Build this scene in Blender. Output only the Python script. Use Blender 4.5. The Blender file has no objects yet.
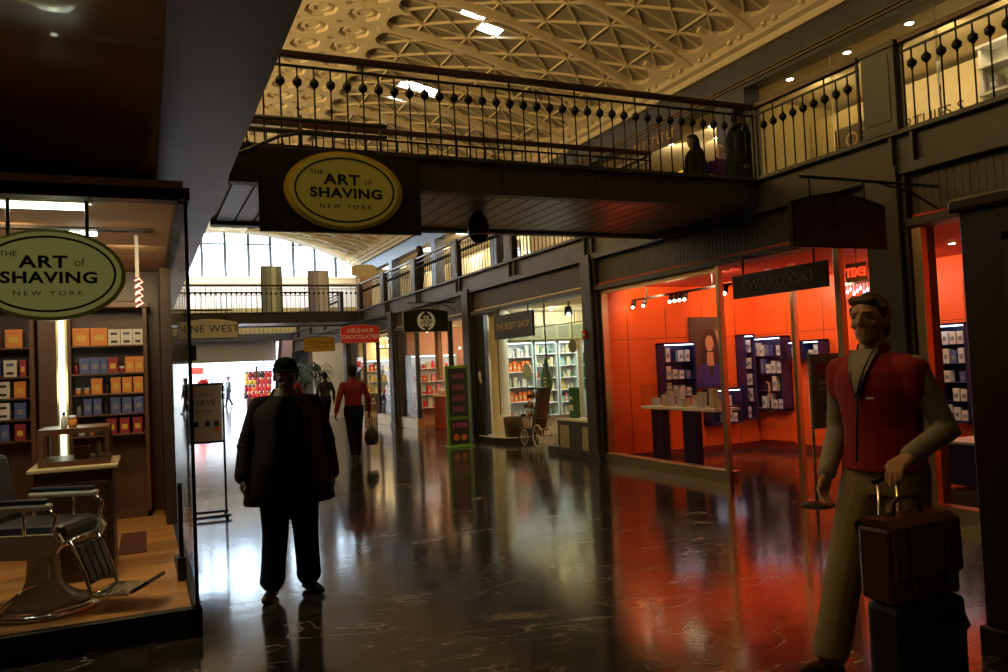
import bpy, bmesh, math, random
from mathutils import Vector, Matrix
random.seed(7)
PI = math.pi
sc = bpy.context.scene
C = sc.collection

# ------------------------------------------------------------------ camera
YAW, PITCH, ROLL, FPX = 0.4247, 0.0376, -0.0454, 803.4
cd = bpy.data.cameras.new('camera')
cam = bpy.data.objects.new('camera', cd)
C.objects.link(cam)
fw = Vector((math.sin(YAW)*math.cos(PITCH), math.cos(YAW)*math.cos(PITCH), math.sin(PITCH)))
rt = Vector((math.cos(YAW), -math.sin(YAW), 0.0))
up = rt.cross(fw)
r2 = math.cos(ROLL)*rt + math.sin(ROLL)*up
u2 = -math.sin(ROLL)*rt + math.cos(ROLL)*up
M = Matrix((r2, u2, -fw)).transposed().to_4x4()
M.translation = Vector((0, 0, 1.6))
cam.matrix_world = M
cd.sensor_width = 36.0
cd.lens = FPX/1008*36.0
cd.clip_start = 0.05
cd.clip_end = 300
sc.camera = cam

# ------------------------------------------------------------------ world, exposure
w = bpy.data.worlds.new('sky'); sc.world = w; w.use_nodes = True
wn = w.node_tree.nodes['Background']
wn.inputs[0].default_value = (0.62, 0.79, 1.0, 1)
wn.inputs[1].default_value = 17.0
sc.view_settings.view_transform = 'Standard'
sc.view_settings.look = 'None'
sc.view_settings.exposure = 0.0
sc.view_settings.gamma = 1.0
sc.view_settings.use_curve_mapping = False
sc.cycles.max_bounces = 8
sc.cycles.diffuse_bounces = 3
sc.cycles.glossy_bounces = 4
sc.cycles.transparent_max_bounces = 16
sc.cycles.sample_clamp_indirect = 4.0

def look(o, d, x=(0, 1, 0)):
    z = -Vector(d).normalized(); xx = Vector(x)
    y = z.cross(xx).normalized(); xx = y.cross(z)
    m = Matrix((xx, y, z)).transposed().to_4x4(); m.translation = o.location
    o.matrix_world = m
def area(name, loc, sx, sy, power, col, d=(0, 0, -1), xax=(0, 1, 0)):
    l = bpy.data.lights.new(name, 'AREA'); l.shape = 'RECTANGLE'; l.size = sx; l.size_y = sy
    l.energy = power; l.color = col
    o = bpy.data.objects.new(name, l); C.objects.link(o); o.location = loc
    look(o, d, xax)
    return o
def point(name, loc, power, col, r=0.05):
    l = bpy.data.lights.new(name, 'POINT'); l.energy = power; l.color = col; l.shadow_soft_size = r
    o = bpy.data.objects.new(name, l); C.objects.link(o); o.location = loc
    return o
def lamp(loc, power, col, sz=0.32, d=(0.85, 0.35, -0.42)):      # wall washers aimed away from the hall
    return area('shop_light', loc, sz, sz, power, col, d)
WARM = (1.0, 0.72, 0.38)
AMB = (1.0, 0.74, 0.38)
# uplights standing along the left gallery wash the vault
area('cove_light', (-1.7, 14, 6.1), 22, 0.5, 800, (1.0, 0.73, 0.31), (0.45, 0, 1))
area('cove_light', (-1.7, 33, 6.1), 16, 0.5, 340, (1.0, 0.80, 0.48), (0.45, 0, 1))
# shop lighting below the ceilings
for x_, y_ in ((7.2, 10.4), (7.25, 9.0), (8.7, 10.2), (8.7, 8.7), (8.6, 7.2), (8.6, 5.6), (8.2, 4.2)): lamp((x_, y_, 2.70), 15, (1.0, 0.66, 0.42))
for x_, y_ in ((7.5, 12.3), (8.2, 13.4), (7.8, 14.9), (8.8, 12.6)): lamp((x_, y_, 2.70), 22, (1.0, 0.88, 0.58))
for x_, y_ in ((7.4, 17.6), (7.6, 19.2), (7.6, 20.9), (8.6, 20.0)): lamp((x_, y_, 2.70), 24, (1.0, 0.72, 0.45))
for x_, y_ in ((7.4, 23.6), (7.6, 25.6), (7.6, 27.3)): lamp((x_, y_, 2.70), 28, (1.0, 0.76, 0.48))
for x_, y_ in ((10.9, 6.8), (10.9, 7.95), (10.9, 9.1), (10.9, 10.3), (10.9, 3.8)): lamp((x_, y_, 6.15), 11, AMB)
for x_, y_ in ((10.9, 13.2), (11.6, 13.9), (10.9, 14.6), (10.5, 19.5)): lamp((x_, y_, 6.15), 15, (1.0, 0.78, 0.48))
for y_ in (23.9, 26.0, 30.0, 35.5): lamp((10.5, y_, 6.23), 110, (1.0, 0.90, 0.72), 0.5)
for x_, y_ in ((-0.5, 9.2), (-1.5, 9.2), (-0.9, 7.0), (-0.1, 8.0)): lamp((x_, y_, 2.80), 3, (1.0, 0.66, 0.34), 0.3, (0.0, 0.8, -0.6))
for x_, y_ in ((-0.15, 6.6), (-0.9, 6.5), (-0.1, 8.4)): lamp((x_, y_, 2.80), 12, (1.0, 0.70, 0.36), 0.15, (0.0, 0.25, -1.0))
area('tube_light', (-0.95, 5.93, 2.74), 0.05, 1.2, 9, (0.95, 1.0, 0.85), (0, 0.35, -1))
area('hall_light', (3.0, 47.5, 4.5), 9, 9, 8000, (0.88, 0.94, 1.0))
area('gallery_light', (4.0, 38.2, 6.6), 10, 1.0, 300, (1.0, 0.97, 0.92), (0, 0.8, -0.5), (1, 0, 0))
# added out-of-view fill lamp that brightens the left soffit and bridge underside
area('soffit_fill_light', (6.5, -1.0, 1.4), 6, 2.0, 50, (1.0, 0.70, 0.42), (-1, 0.1, 0.55))

# ------------------------------------------------------------------ materials
MATS = {}
def mat(name, col=(0.5, 0.5, 0.5), rough=0.5, metal=0.0, emit=None, es=0.0, noise=0.0, nscale=8.0, bump=0.0, spec=0.5, coat=0.0, stretch=None):
    if name in MATS: return MATS[name]
    m = bpy.data.materials.new(name); m.use_nodes = True
    nt = m.node_tree; b = nt.nodes['Principled BSDF']
    b.inputs['Base Color'].default_value = (*col, 1)
    b.inputs['Roughness'].default_value = rough
    b.inputs['Metallic'].default_value = metal
    b.inputs['Specular IOR Level'].default_value = spec
    b.inputs['Coat Weight'].default_value = coat
    if emit:
        b.inputs['Emission Color'].default_value = (*emit, 1)
        b.inputs['Emission Strength'].default_value = es
    if noise or bump:
        tc = nt.nodes.new('ShaderNodeTexCoord'); n = nt.nodes.new('ShaderNodeTexNoise')
        n.inputs['Scale'].default_value = nscale; n.inputs['Detail'].default_value = 4
        mp = nt.nodes.new('ShaderNodeMapping')
        if stretch: mp.inputs['Scale'].default_value = stretch
        nt.links.new(tc.outputs['Object'], mp.inputs[0]); nt.links.new(mp.outputs[0], n.inputs['Vector'])
        if noise:
            r = nt.nodes.new('ShaderNodeValToRGB')
            r.color_ramp.elements[0].position = 0.3; r.color_ramp.elements[1].position = 0.7
            r.color_ramp.elements[0].color = (*[c*(1-noise) for c in col], 1)
            r.color_ramp.elements[1].color = (*[min(1, c*(1+noise)) for c in col], 1)
            nt.links.new(n.outputs['Fac'], r.inputs[0]); nt.links.new(r.outputs[0], b.inputs['Base Color'])
        if bump:
            bp = nt.nodes.new('ShaderNodeBump'); bp.inputs['Strength'].default_value = bump
            nt.links.new(n.outputs['Fac'], bp.inputs['Height']); nt.links.new(bp.outputs[0], b.inputs['Normal'])
    MATS[name] = m
    return m
def glass_mat(name, tint=(0.97, 0.98, 0.97), refl=0.9):
    if name in MATS: return MATS[name]
    m = bpy.data.materials.new(name); m.use_nodes = True; nt = m.node_tree
    nt.nodes.remove(nt.nodes['Principled BSDF'])
    t = nt.nodes.new('ShaderNodeBsdfTransparent'); t.inputs[0].default_value = (*tint, 1)
    g = nt.nodes.new('ShaderNodeBsdfGlossy'); g.inputs['Roughness'].default_value = 0.01
    lw = nt.nodes.new('ShaderNodeLayerWeight')
    pw = nt.nodes.new('ShaderNodeMath'); pw.operation = 'POWER'; pw.inputs[1].default_value = 5.0
    mu = nt.nodes.new('ShaderNodeMath'); mu.operation = 'MULTIPLY_ADD'; mu.inputs[1].default_value = 0.55*refl; mu.inputs[2].default_value = 0.025
    nt.links.new(lw.outputs['Facing'], pw.inputs[0]); nt.links.new(pw.outputs[0], mu.inputs[0])
    mx = nt.nodes.new('ShaderNodeMixShader')
    nt.links.new(mu.outputs[0], mx.inputs[0])
    nt.links.new(t.outputs[0], mx.inputs[1]); nt.links.new(g.outputs[0], mx.inputs[2])
    nt.links.new(mx.outputs[0], nt.nodes['Material Output'].inputs[0])
    MATS[name] = m; return m
def marble():
    m = bpy.data.materials.new('polished_marble'); m.use_nodes = True; nt = m.node_tree; b = nt.nodes['Principled BSDF']
    N = nt.nodes.new; L = nt.links.new
    tc = N('ShaderNodeTexCoord')
    mp = N('ShaderNodeMapping'); mp.inputs['Rotation'].default_value = (0, 0, 0.5); mp.inputs['Scale'].default_value = (1.0, 1.9, 1)
    L(tc.outputs['Object'], mp.inputs[0])
    n1 = N('ShaderNodeTexNoise'); n1.inputs['Scale'].default_value = 1.1; n1.inputs['Detail'].default_value = 6; n1.inputs['Distortion'].default_value = 1.6
    L(mp.outputs[0], n1.inputs['Vector'])
    # vein: |noise-0.5| thin
    s = N('ShaderNodeMath'); s.operation = 'SUBTRACT'; s.inputs[1].default_value = 0.5; L(n1.outputs['Fac'], s.inputs[0])
    a = N('ShaderNodeMath'); a.operation = 'ABSOLUTE'; L(s.outputs[0], a.inputs[0])
    r = N('ShaderNodeValToRGB'); r.color_ramp.elements[0].position = 0.0; r.color_ramp.elements[0].color = (1, 1, 1, 1)
    r.color_ramp.elements[1].position = 0.015; r.color_ramp.elements[1].color = (0, 0, 0, 1); L(a.outputs[0], r.inputs[0])
    n2 = N('ShaderNodeTexNoise'); n2.inputs['Scale'].default_value = 1.7; L(tc.outputs['Object'], n2.inputs['Vector'])
    r2_ = N('ShaderNodeValToRGB'); r2_.color_ramp.elements[0].position = 0.40; r2_.color_ramp.elements[1].position = 0.62; L(n2.outputs['Fac'], r2_.inputs[0])
    mu = N('ShaderNodeMath'); mu.operation = 'MULTIPLY'; L(r.outputs[0], mu.inputs[0]); L(r2_.outputs[0], mu.inputs[1])
    n3 = N('ShaderNodeTexNoise'); n3.inputs['Scale'].default_value = 4; n3.inputs['Detail'].default_value = 8; L(tc.outputs['Object'], n3.inputs['Vector'])
    base = N('ShaderNodeValToRGB'); base.color_ramp.elements[0].color = (0.022, 0.021, 0.021, 1); base.color_ramp.elements[1].color = (0.075, 0.068, 0.060, 1)
    base.color_ramp.elements[0].position = 0.35; base.color_ramp.elements[1].position = 0.75
    L(n3.outputs['Fac'], base.inputs[0])
    mx = N('ShaderNodeMix'); mx.data_type = 'RGBA'; L(mu.outputs[0], mx.inputs['Factor']); L(base.outputs[0], mx.inputs['A']); mx.inputs['B'].default_value = (0.50, 0.45, 0.38, 1)
    # slab joints
    br = N('ShaderNodeTexBrick'); br.offset = 0.0; br.inputs['Scale'].default_value = 1.0; br.inputs['Brick Width'].default_value = 0.76; br.inputs['Row Height'].default_value = 0.76
    br.inputs['Mortar Size'].default_value = 0.004; br.inputs['Color1'].default_value = (1, 1, 1, 1); br.inputs['Color2'].default_value = (0.8, 0.8, 0.8, 1); br.inputs['Mortar'].default_value = (0.25, 0.25, 0.25, 1)
    L(tc.outputs['Object'], br.inputs['Vector'])
    m2 = N('ShaderNodeMix'); m2.data_type = 'RGBA'; m2.blend_type = 'MULTIPLY'; m2.inputs['Factor'].default_value = 1.0
    L(mx.outputs['Result'], m2.inputs['A']); L(br.outputs['Color'], m2.inputs['B'])
    L(m2.outputs['Result'], b.inputs['Base Color'])
    rr = N('ShaderNodeMapRange'); rr.inputs['To Min'].default_value = 0.07; rr.inputs['To Max'].default_value = 0.17; L(n2.outputs['Fac'], rr.inputs['Value']); L(rr.outputs[0], b.inputs['Roughness'])
    bp = N('ShaderNodeBump'); bp.inputs['Strength'].default_value = 0.012; bp.inputs['Distance'].default_value = 0.05
    n4 = N('ShaderNodeTexNoise'); n4.inputs['Scale'].default_value = 7; L(tc.outputs['Object'], n4.inputs['Vector']); L(n4.outputs['Fac'], bp.inputs['Height']); L(bp.outputs[0], b.inputs['Normal'])
    b.inputs['IOR'].default_value = 1.7
    return m
def planks(name, c1, c2, width=0.09, length=1.2, rough=0.3, rot=0.0):
    m = bpy.data.materials.new(name); m.use_nodes = True; nt = m.node_tree; b = nt.nodes['Principled BSDF']
    tc = nt.nodes.new('ShaderNodeTexCoord'); mp = nt.nodes.new('ShaderNodeMapping'); mp.inputs['Rotation'].default_value = (0, 0, rot)
    br = nt.nodes.new('ShaderNodeTexBrick'); br.inputs['Scale'].default_value = 1; br.inputs['Brick Width'].default_value = length; br.inputs['Row Height'].default_value = width
    br.inputs['Mortar Size'].default_value = 0.0015; br.inputs['Color1'].default_value = (*c1, 1); br.inputs['Color2'].default_value = (*c2, 1); br.inputs['Mortar'].default_value = (c1[0]*.4, c1[1]*.4, c1[2]*.4, 1)
    nt.links.new(tc.outputs['Object'], mp.inputs[0]); nt.links.new(mp.outputs[0], br.inputs['Vector']); nt.links.new(br.outputs['Color'], b.inputs['Base Color'])
    b.inputs['Roughness'].default_value = rough
    MATS[name] = m; return m

m_floor = marble()
m_steel = mat('dark_painted_steel', (0.050, 0.049, 0.055), 0.42, noise=0.15, nscale=3)
m_corr = mat('corrugated_steel', (0.060, 0.058, 0.064), 0.45, noise=0.12)
m_soff = mat('brown_gloss_soffit', (0.42, 0.22, 0.09), 0.2, coat=0.8, noise=0.08, nscale=2, bump=0.02)
m_soffb = mat('blue_grey_soffit', (0.26, 0.26, 0.31), 0.36, noise=0.10, nscale=2, bump=0.02)
m_bronze = mat('bronze_soffit_board', (0.22, 0.17, 0.14), 0.33, metal=0.35, noise=0.1)
m_black = mat('black_paint', (0.012, 0.012, 0.012), 0.4)
m_blackm = mat('black_metal', (0.015, 0.015, 0.016), 0.35, metal=0.5)
m_rail = mat('mahogany_rail', (0.06, 0.022, 0.014), 0.3, noise=0.2, nscale=4, stretch=(1, 8, 8))
m_cream = mat('cream_plaster', (0.72, 0.60, 0.38), 0.75, noise=0.05, nscale=3, bump=0.05)
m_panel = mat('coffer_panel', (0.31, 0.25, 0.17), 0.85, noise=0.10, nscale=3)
m_white = mat('white_plaster', (0.78, 0.78, 0.76), 0.7)
m_wallc = mat('warm_cream_wall', (0.75, 0.62, 0.36), 0.7, noise=0.04)
m_ochre = mat('ochre_wall', (0.28, 0.21, 0.07), 0.7)
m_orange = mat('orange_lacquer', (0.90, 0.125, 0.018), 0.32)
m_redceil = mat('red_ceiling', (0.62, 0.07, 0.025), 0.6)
m_brass = mat('brass_trim', (0.78, 0.62, 0.36), 0.32, metal=1.0)
m_glass = glass_mat('clear_glass')
m_woodd = mat('dark_wood', (0.055, 0.025, 0.014), 0.35, noise=0.3, nscale=6, stretch=(1, 1, 0.15))
m_woodm = mat('mid_wood', (0.10, 0.042, 0.018), 0.35, noise=0.3, nscale=6, stretch=(1, 1, 0.15))
m_chrome = mat('chrome', (0.75, 0.75, 0.75), 0.12, metal=1.0)
m_enamel = mat('cream_enamel', (0.62, 0.58, 0.45), 0.2, coat=0.5)
m_leather = mat('black_leather', (0.02, 0.024, 0.03), 0.35, bump=0.1, nscale=60)
m_gold = mat('gold_letter', (0.62, 0.45, 0.12), 0.45)
m_navy = mat('navy_case', (0.012, 0.015, 0.09), 0.35)
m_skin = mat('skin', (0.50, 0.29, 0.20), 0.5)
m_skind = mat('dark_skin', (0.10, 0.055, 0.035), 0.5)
m_tubew = mat('lit_tube_white', (1, 1, 1), 0.5, emit=(0.9, 1.0, 0.82), es=4.0)
m_spot = mat('lit_spot', (1, 1, 1), 0.5, emit=(1.0, 0.85, 0.55), es=12.0)
m_spotw = mat('lit_spot_white', (1, 1, 1), 0.5, emit=(0.95, 1.0, 1.0), es=4.0)

# ------------------------------------------------------------------ mesh helper
class MB:
    def __init__(s):
        s.bm = bmesh.new(); s.mi = 0
    def _m(s, faces, smooth=False):
        for f in faces:
            f.material_index = s.mi; f.smooth = smooth
    def box(s, x0, x1, y0, y1, z0, z1, bev=0.0, rot=None, piv=None):
        n0 = len(s.bm.faces)
        r = bmesh.ops.create_cube(s.bm, size=1.0)
        vs = r['verts']
        cx, cy, cz = (x0+x1)/2, (y0+y1)/2, (z0+z1)/2
        for v in vs:
            v.co = Vector((cx+v.co.x*abs(x1-x0), cy+v.co.y*abs(y1-y0), cz+v.co.z*abs(z1-z0)))
        fs = list({f for v in vs for f in v.link_faces})
        s._m(fs)
        if bev:
            es = list({e for v in vs for e in v.link_edges})
            rr = bmesh.ops.bevel(s.bm, geom=es, offset=bev, segments=2, affect='EDGES', profile=0.5)
            vs = list({v for f in rr['faces'] for v in f.verts}); s._m([f for f in rr['faces']])
            for v in vs:
                for f in v.link_faces: f.material_index = s.mi
            vs = list({v for v in vs for f in v.link_faces for v in f.verts})
        if rot is not None:
            p = Vector(piv) if piv is not None else Vector((cx, cy, cz))
            for v in vs: v.co = rot @ (v.co-p) + p
        return vs
    def cyl(s, p0, p1, r0, r1=None, seg=12, smooth=True, caps=True):
        if r1 is None: r1 = r0
        p0, p1 = Vector(p0), Vector(p1); d = (p1-p0)
        if d.length < 1e-6: return
        z = d.normalized(); x = Vector((1, 0, 0)) if abs(z.x) < 0.9 else Vector((0, 1, 0))
        y = z.cross(x).normalized(); x = y.cross(z)
        rings = []
        for p, r in ((p0, r0), (p1, r1)):
            rings.append([s.bm.verts.new(p + x*math.cos(2*PI*k/seg)*r + y*math.sin(2*PI*k/seg)*r) for k in range(seg)])
        fs = []
        for k in range(seg):
            fs.append(s.bm.faces.new((rings[0][k], rings[0][(k+1) % seg], rings[1][(k+1) % seg], rings[1][k])))
        s._m(fs, smooth)
        if caps:
            s._m([s.bm.faces.new(rings[0][::-1]), s.bm.faces.new(rings[1])])
    def tube(s, pts, r, seg=8, closed=False):
        pts = [Vector(p) for p in pts]; n = len(pts); rs = r if isinstance(r, (list, tuple)) else [r]*n
        rings = []; prev = None
        for i, p in enumerate(pts):
            a = pts[i-1] if i > 0 else (pts[-1] if closed else pts[0]); b = pts[(i+1) % n] if (i < n-1 or closed) else pts[-1]
            t = (b-a).normalized()
            if prev is None:
                x = Vector((0, 0, 1)) if abs(t.z) < 0.9 else Vector((1, 0, 0))
            else: x = prev
            x = (x - t*x.dot(t)).normalized(); y = t.cross(x); prev = x
            rings.append([s.bm.verts.new(p + x*math.cos(2*PI*k/seg)*rs[i] + y*math.sin(2*PI*k/seg)*rs[i]) for k in range(seg)])
        fs = []
        m = n if closed else n-1
        for i in range(m):
            A, B = rings[i], rings[(i+1) % n]
            for k in range(seg):
                fs.append(s.bm.faces.new((A[k], A[(k+1) % seg], B[(k+1) % seg], B[k])))
        if not closed:
            fs.append(s.bm.faces.new(rings[0][::-1])); fs.append(s.bm.faces.new(rings[-1]))
        s._m(fs, True)
    def sphere(s, c, r, seg=12, rings=8, sc3=(1, 1, 1), rot=None):
        c = Vector(c)
        def P(a, e):
            p = Vector((r*math.cos(a)*math.sin(e)*sc3[0], r*math.sin(a)*math.sin(e)*sc3[1], r*math.cos(e)*sc3[2]))
            return s.bm.verts.new(c + (rot @ p if rot is not None else p))
        top, bot = P(0, 0), P(0, PI)
        R_ = [[P(2*PI*k/seg, PI*j/rings) for k in range(seg)] for j in range(1, rings)]
        fs = []
        for k in range(seg):
            k2 = (k+1) % seg
            fs.append(s.bm.faces.new((top, R_[0][k], R_[0][k2]))); fs.append(s.bm.faces.new((bot, R_[-1][k2], R_[-1][k])))
            for A, B in zip(R_, R_[1:]): fs.append(s.bm.faces.new((A[k], B[k], B[k2], A[k2])))
        s._m(fs, True)
    def loft(s, rings, seg=20, smooth=True, power=1.0):
        # rings: (center, rx, ry) elliptical in XY, stacked
        R = []
        for c, rx, ry in rings:
            c = Vector(c); rr = []
            for k in range(seg):
                a = 2*PI*k/seg; ca, sa = math.cos(a), math.sin(a)
                ca = math.copysign(abs(ca)**power, ca); sa = math.copysign(abs(sa)**power, sa)
                rr.append(s.bm.verts.new(c + Vector((ca*rx, sa*ry, 0))))
            R.append(rr)
        fs = []
        for A, B in zip(R, R[1:]):
            for k in range(seg): fs.append(s.bm.faces.new((A[k], A[(k+1) % seg], B[(k+1) % seg], B[k])))
        s._m(fs, smooth)
        s._m([s.bm.faces.new(R[0][::-1]), s.bm.faces.new(R[-1])])
    def lathe(s, c, prof, seg=16, smooth=True):
        s.loft([((c[0], c[1], c[2]+z), r, r) for r, z in prof], seg, smooth)
    def prism(s, poly, axis, a, b, smooth=False):
        # poly: 2D points; axis 'x': (y,z), 'y': (x,z), 'z': (x,y)
        def P(p, t):
            return {'x': (t, p[0], p[1]), 'y': (p[0], t, p[1]), 'z': (p[0], p[1], t)}[axis]
        A = [s.bm.verts.new(P(p, a)) for p in poly]; B = [s.bm.verts.new(P(p, b)) for p in poly]
        n = len(poly); fs = [s.bm.faces.new(A), s.bm.faces.new(B[::-1])]
        s._m(fs)
        fs = [s.bm.faces.new((A[i], B[i], B[(i+1) % n], A[(i+1) % n])) for i in range(n)]
        s._m(fs, smooth)
    def quad(s, *ps):
        f = s.bm.faces.new([s.bm.verts.new(p) for p in ps]); s._m([f]); return f
    def limb(s, pts):
        # chain of (pos, radius): spheres + cones, for remeshing
        for i, (p, r) in enumerate(pts):
            s.sphere(p, r, 14, 10)
            if i: s.cyl(pts[i-1][0], p, pts[i-1][1], r, 14)
    def build(s, name, mats, parent=None, local=False, fixn=True):
        if fixn: bmesh.ops.recalc_face_normals(s.bm, faces=s.bm.faces[:])
        me = bpy.data.meshes.new(name)
        if parent is not None and not local:
            bmesh.ops.translate(s.bm, verts=s.bm.verts[:], vec=-parent_world(parent))
        s.bm.to_mesh(me); s.bm.free()
        if not isinstance(mats, (list, tuple)): mats = [mats]
        for m in mats: me.materials.append(m)
        o = bpy.data.objects.new(name, me); C.objects.link(o)
        if parent is not None: o.parent = parent
        return o
def parent_world(p):
    v = Vector((0, 0, 0))
    while p is not None:
        v = v + p.location; p = p.parent
    return v
def tag(o, label, cat, group=None, kind=None):
    if len(label.split()) > 16: print('LONGLABEL', label)
    o['label'] = label; o['category'] = cat
    if group: o['group'] = group
    if kind: o['kind'] = kind
    return o
def struct(o, label=None):
    o['kind'] = 'structure'
    if label: o['label'] = label
    return o
def thing(name, label, cat, loc=(0, 0, 0), rz=0.0, group=None):
    o = bpy.data.objects.new(name, None); C.objects.link(o); o.empty_display_size = 0.1
    o.location = loc; o.rotation_euler = (0, 0, rz)
    return tag(o, label, cat, group)
KIDS = {}
def copy_tree(o, parent=None, label=None, loc=None, rz=None):
    c = o.copy(); C.objects.link(c)
    if parent is not None: c.parent = parent
    if loc is not None: c.location = loc
    if rz is not None: c.rotation_euler = (0, 0, rz)
    if label: c['label'] = label
    for ch in [q for q in bpy.data.objects if q.parent == o]:
        copy_tree(ch, c)
    return c
def origin_to(o, loc):
    loc = Vector(loc); o.data.transform(Matrix.Translation(-loc)); o.location = loc; return o
def text(name, s, size, loc, rot, m, parent, ext=0.002, bold=0.0, align='CENTER', sx=1.0, spacing=1.0, mirror=False, label=None):
    cu = bpy.data.curves.new(name, 'FONT'); cu.body = s; cu.size = size; cu.extrude = ext; cu.offset = bold
    cu.align_x = align; cu.align_y = 'CENTER'; cu.space_character = spacing; cu.resolution_u = 3
    t = bpy.data.objects.new(name+'_tmp', cu); C.objects.link(t)
    bpy.context.view_layer.update()
    me = bpy.data.meshes.new_from_object(t.evaluated_get(bpy.context.evaluated_depsgraph_get()))
    bpy.data.objects.remove(t); me.materials.clear(); me.materials.append(m); me.name = name
    from mathutils import Euler
    mt = Euler(rot).to_matrix().to_4x4() @ Matrix.Diagonal((-sx if mirror else sx, 1, 1, 1))
    base = parent_world(parent) if parent is not None else Vector((0, 0, 0))
    mt = Matrix.Translation(Vector(loc)-base) @ mt
    me.transform(mt)
    o = bpy.data.objects.new(name, me); C.objects.link(o)
    if parent is not None: o.parent = parent
    if label: o['label'] = label
    return o
FRONT = (PI/2, 0, 0)            # reads from the camera side, facing -Y
SIDE = (PI/2, 0, -PI/2)         # on the right hand shopfronts, facing -X

# ================================================================== SETTING
FZ, SZ = 3.66, 3.33          # upper floor level, soffit level
XL, XR = 0.72, 6.65          # edges of the two galleries
YE = 40.2                    # end wall
b = MB(); b.box(-10, 14, -8, 56, -0.2, 0); struct(b.build('floor', m_floor))
# left gallery slab: brown gloss soffit, blue-grey edge strip
b = MB(); b.box(-10, 0.15, -8, 39.5, SZ, FZ); struct(b.build('ceiling_left', m_soff))
b = MB(); b.box(0.15, XL, -8, 39.5, SZ-0.004, FZ, bev=0.004); b.box(XL-0.03, XL+0.015, -8, 39.5, FZ-0.03, FZ+0.02); struct(b.build('ceiling_left_edge', m_soffb))
# right gallery slab
b = MB(); b.box(XR+0.12, 14, -8, 39.3, 3.45, FZ-0.01); struct(b.build('floor_upper_right', m_steel))
# end gallery
b = MB(); b.box(-10, 14, 39.5, YE+0.3, 3.45, FZ-0.002); struct(b.build('floor_upper_far', m_steel))
b = MB(); b.box(-3, 12, 39.35, 39.5, SZ, FZ); b.box(-3, 12, 39.30, 39.52, SZ-0.03, SZ+0.02); struct(b.build('trim_1', m_steel))
# enclosing walls
b = MB(); b.box(-10, 14, -8.2, -8, 0, 10); struct(b.build('wall_back', m_black))
b = MB(); b.box(14, 14.2, -8, 56, 0, 10); struct(b.build('wall_right_far', m_white))
b = MB(); b.box(-10.2, -10, -8, 56, 0, 10); struct(b.build('wall_left_far', m_white))
b = MB(); b.box(-2.35, -2.2, -8, YE, FZ, 7.2); struct(b.build('wall_left_upper', m_cream))
b = MB(); b.box(0.05, 0.3, 10.1, 39.5, 0, SZ); struct(b.build('wall_left', m_steel))
# end wall: cream header over the broad opening, wall above the gallery, window ledge
b = MB(); b.box(-10, 5.9, 39.7, 39.9, 2.38, 3.33); struct(b.build('wall_end_header', mat('header_grey', (0.62, 0.60, 0.56), 0.7)))
b = MB(); b.box(-10, 0.3, 39.7, 39.9, 0, 2.38); b.box(6.5, 14, 39.7, 39.9, 0, 3.33); struct(b.build('wall_end', m_steel))
b = MB(); b.box(-2.2, 10, YE, YE+0.3, 4.95, 6.12); struct(b.build('wall_end_upper', m_white))
b = MB(); b.box(-2.2, 10, YE-0.02, YE+0.3, FZ, 4.95); struct(b.build('trim_2', m_ochre))
b = MB(); b.box(-2.2, 10, YE-0.2, YE+0.3, 6.12, 6.38); b.box(-2.2, 10, YE-0.26, YE+0.3, 6.34, 6.44)
struct(b.build('trim_3', m_cream))
b = MB(); b.box(-10, -2.2, YE, YE+0.3, FZ, 10); b.box(10, 14, YE, YE+0.3, FZ, 10); struct(b.build('wall_end_side', m_cream))
# bright hall behind the opening
b = MB(); b.box(-10, 14, 55.8, 56, 0, 10); struct(b.build('wall_hall', mat('hall_white', (0.85, 0.86, 0.88), 0.6)))
b = MB(); b.box(-10, 14, YE+0.3, 56, 4.6, 4.8); struct(b.build('ceiling_hall', m_white))
b = MB(); b.box(-10, 14, YE, YE+0.3, 3.33, 3.45); struct(b.build('trim_4', m_white))

# ---- barrel vault
VC, VR, VZ = 3.9, 12.5, 8.65
def V(x, y, off=0.0):
    a = math.asin((x-VC)/VR); R = VR+off
    return Vector((VC+R*math.sin(a), y, VZ-VR+R*math.cos(a)))
def vbar(mb, x0, y0, x1, y1, wd, d0, d1):
    # bar lying on the vault between two points, width wd, from radius offset d0 to d1
    p, q = V(x0, y0, d0), V(x1, y1, d0); P_, Q_ = V(x0, y0, d1), V(x1, y1, d1)
    n = (P_-p).normalized(); t = (q-p).normalized(); s_ = n.cross(t)*wd/2; s1 = s_*0.55
    vs = [mb.bm.verts.new(v) for v in (p-s1, p+s1, q+s1, q-s1, P_-s_, P_+s_, Q_+s_, Q_-s_)]
    for f in ((0, 1, 2, 3), (0, 4, 5, 1), (2, 6, 7, 3), (1, 5, 6, 2), (0, 3, 7, 4)):
        mb.bm.faces.new([vs[i] for i in f])
BAY = 1.7
Y0 = 12.25 - BAY*4
nb = int(math.ceil((YE-Y0)/BAY))
OX0, OX1 = 2.9-0.0, 4.6
LX = [VC+VR*math.sin(0.468-0.0775*k) for k in range(5, -1, -1)]     # cell boundaries across the vault
LM = [VC+VR*math.sin(0.468-0.0775*(k+0.5)) for k in range(4, -1, -1)]
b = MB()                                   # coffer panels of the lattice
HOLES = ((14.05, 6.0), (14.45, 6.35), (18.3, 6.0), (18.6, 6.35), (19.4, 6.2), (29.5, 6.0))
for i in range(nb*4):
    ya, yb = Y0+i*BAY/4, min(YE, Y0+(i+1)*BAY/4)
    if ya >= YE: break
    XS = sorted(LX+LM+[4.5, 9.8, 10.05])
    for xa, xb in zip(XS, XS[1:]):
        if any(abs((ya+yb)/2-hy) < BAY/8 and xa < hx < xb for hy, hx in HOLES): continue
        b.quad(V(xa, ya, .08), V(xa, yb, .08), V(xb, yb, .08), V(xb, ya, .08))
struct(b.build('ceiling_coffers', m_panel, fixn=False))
b = MB()                                   # lattice bars, ribs, crown octagons, eaves plate
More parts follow.
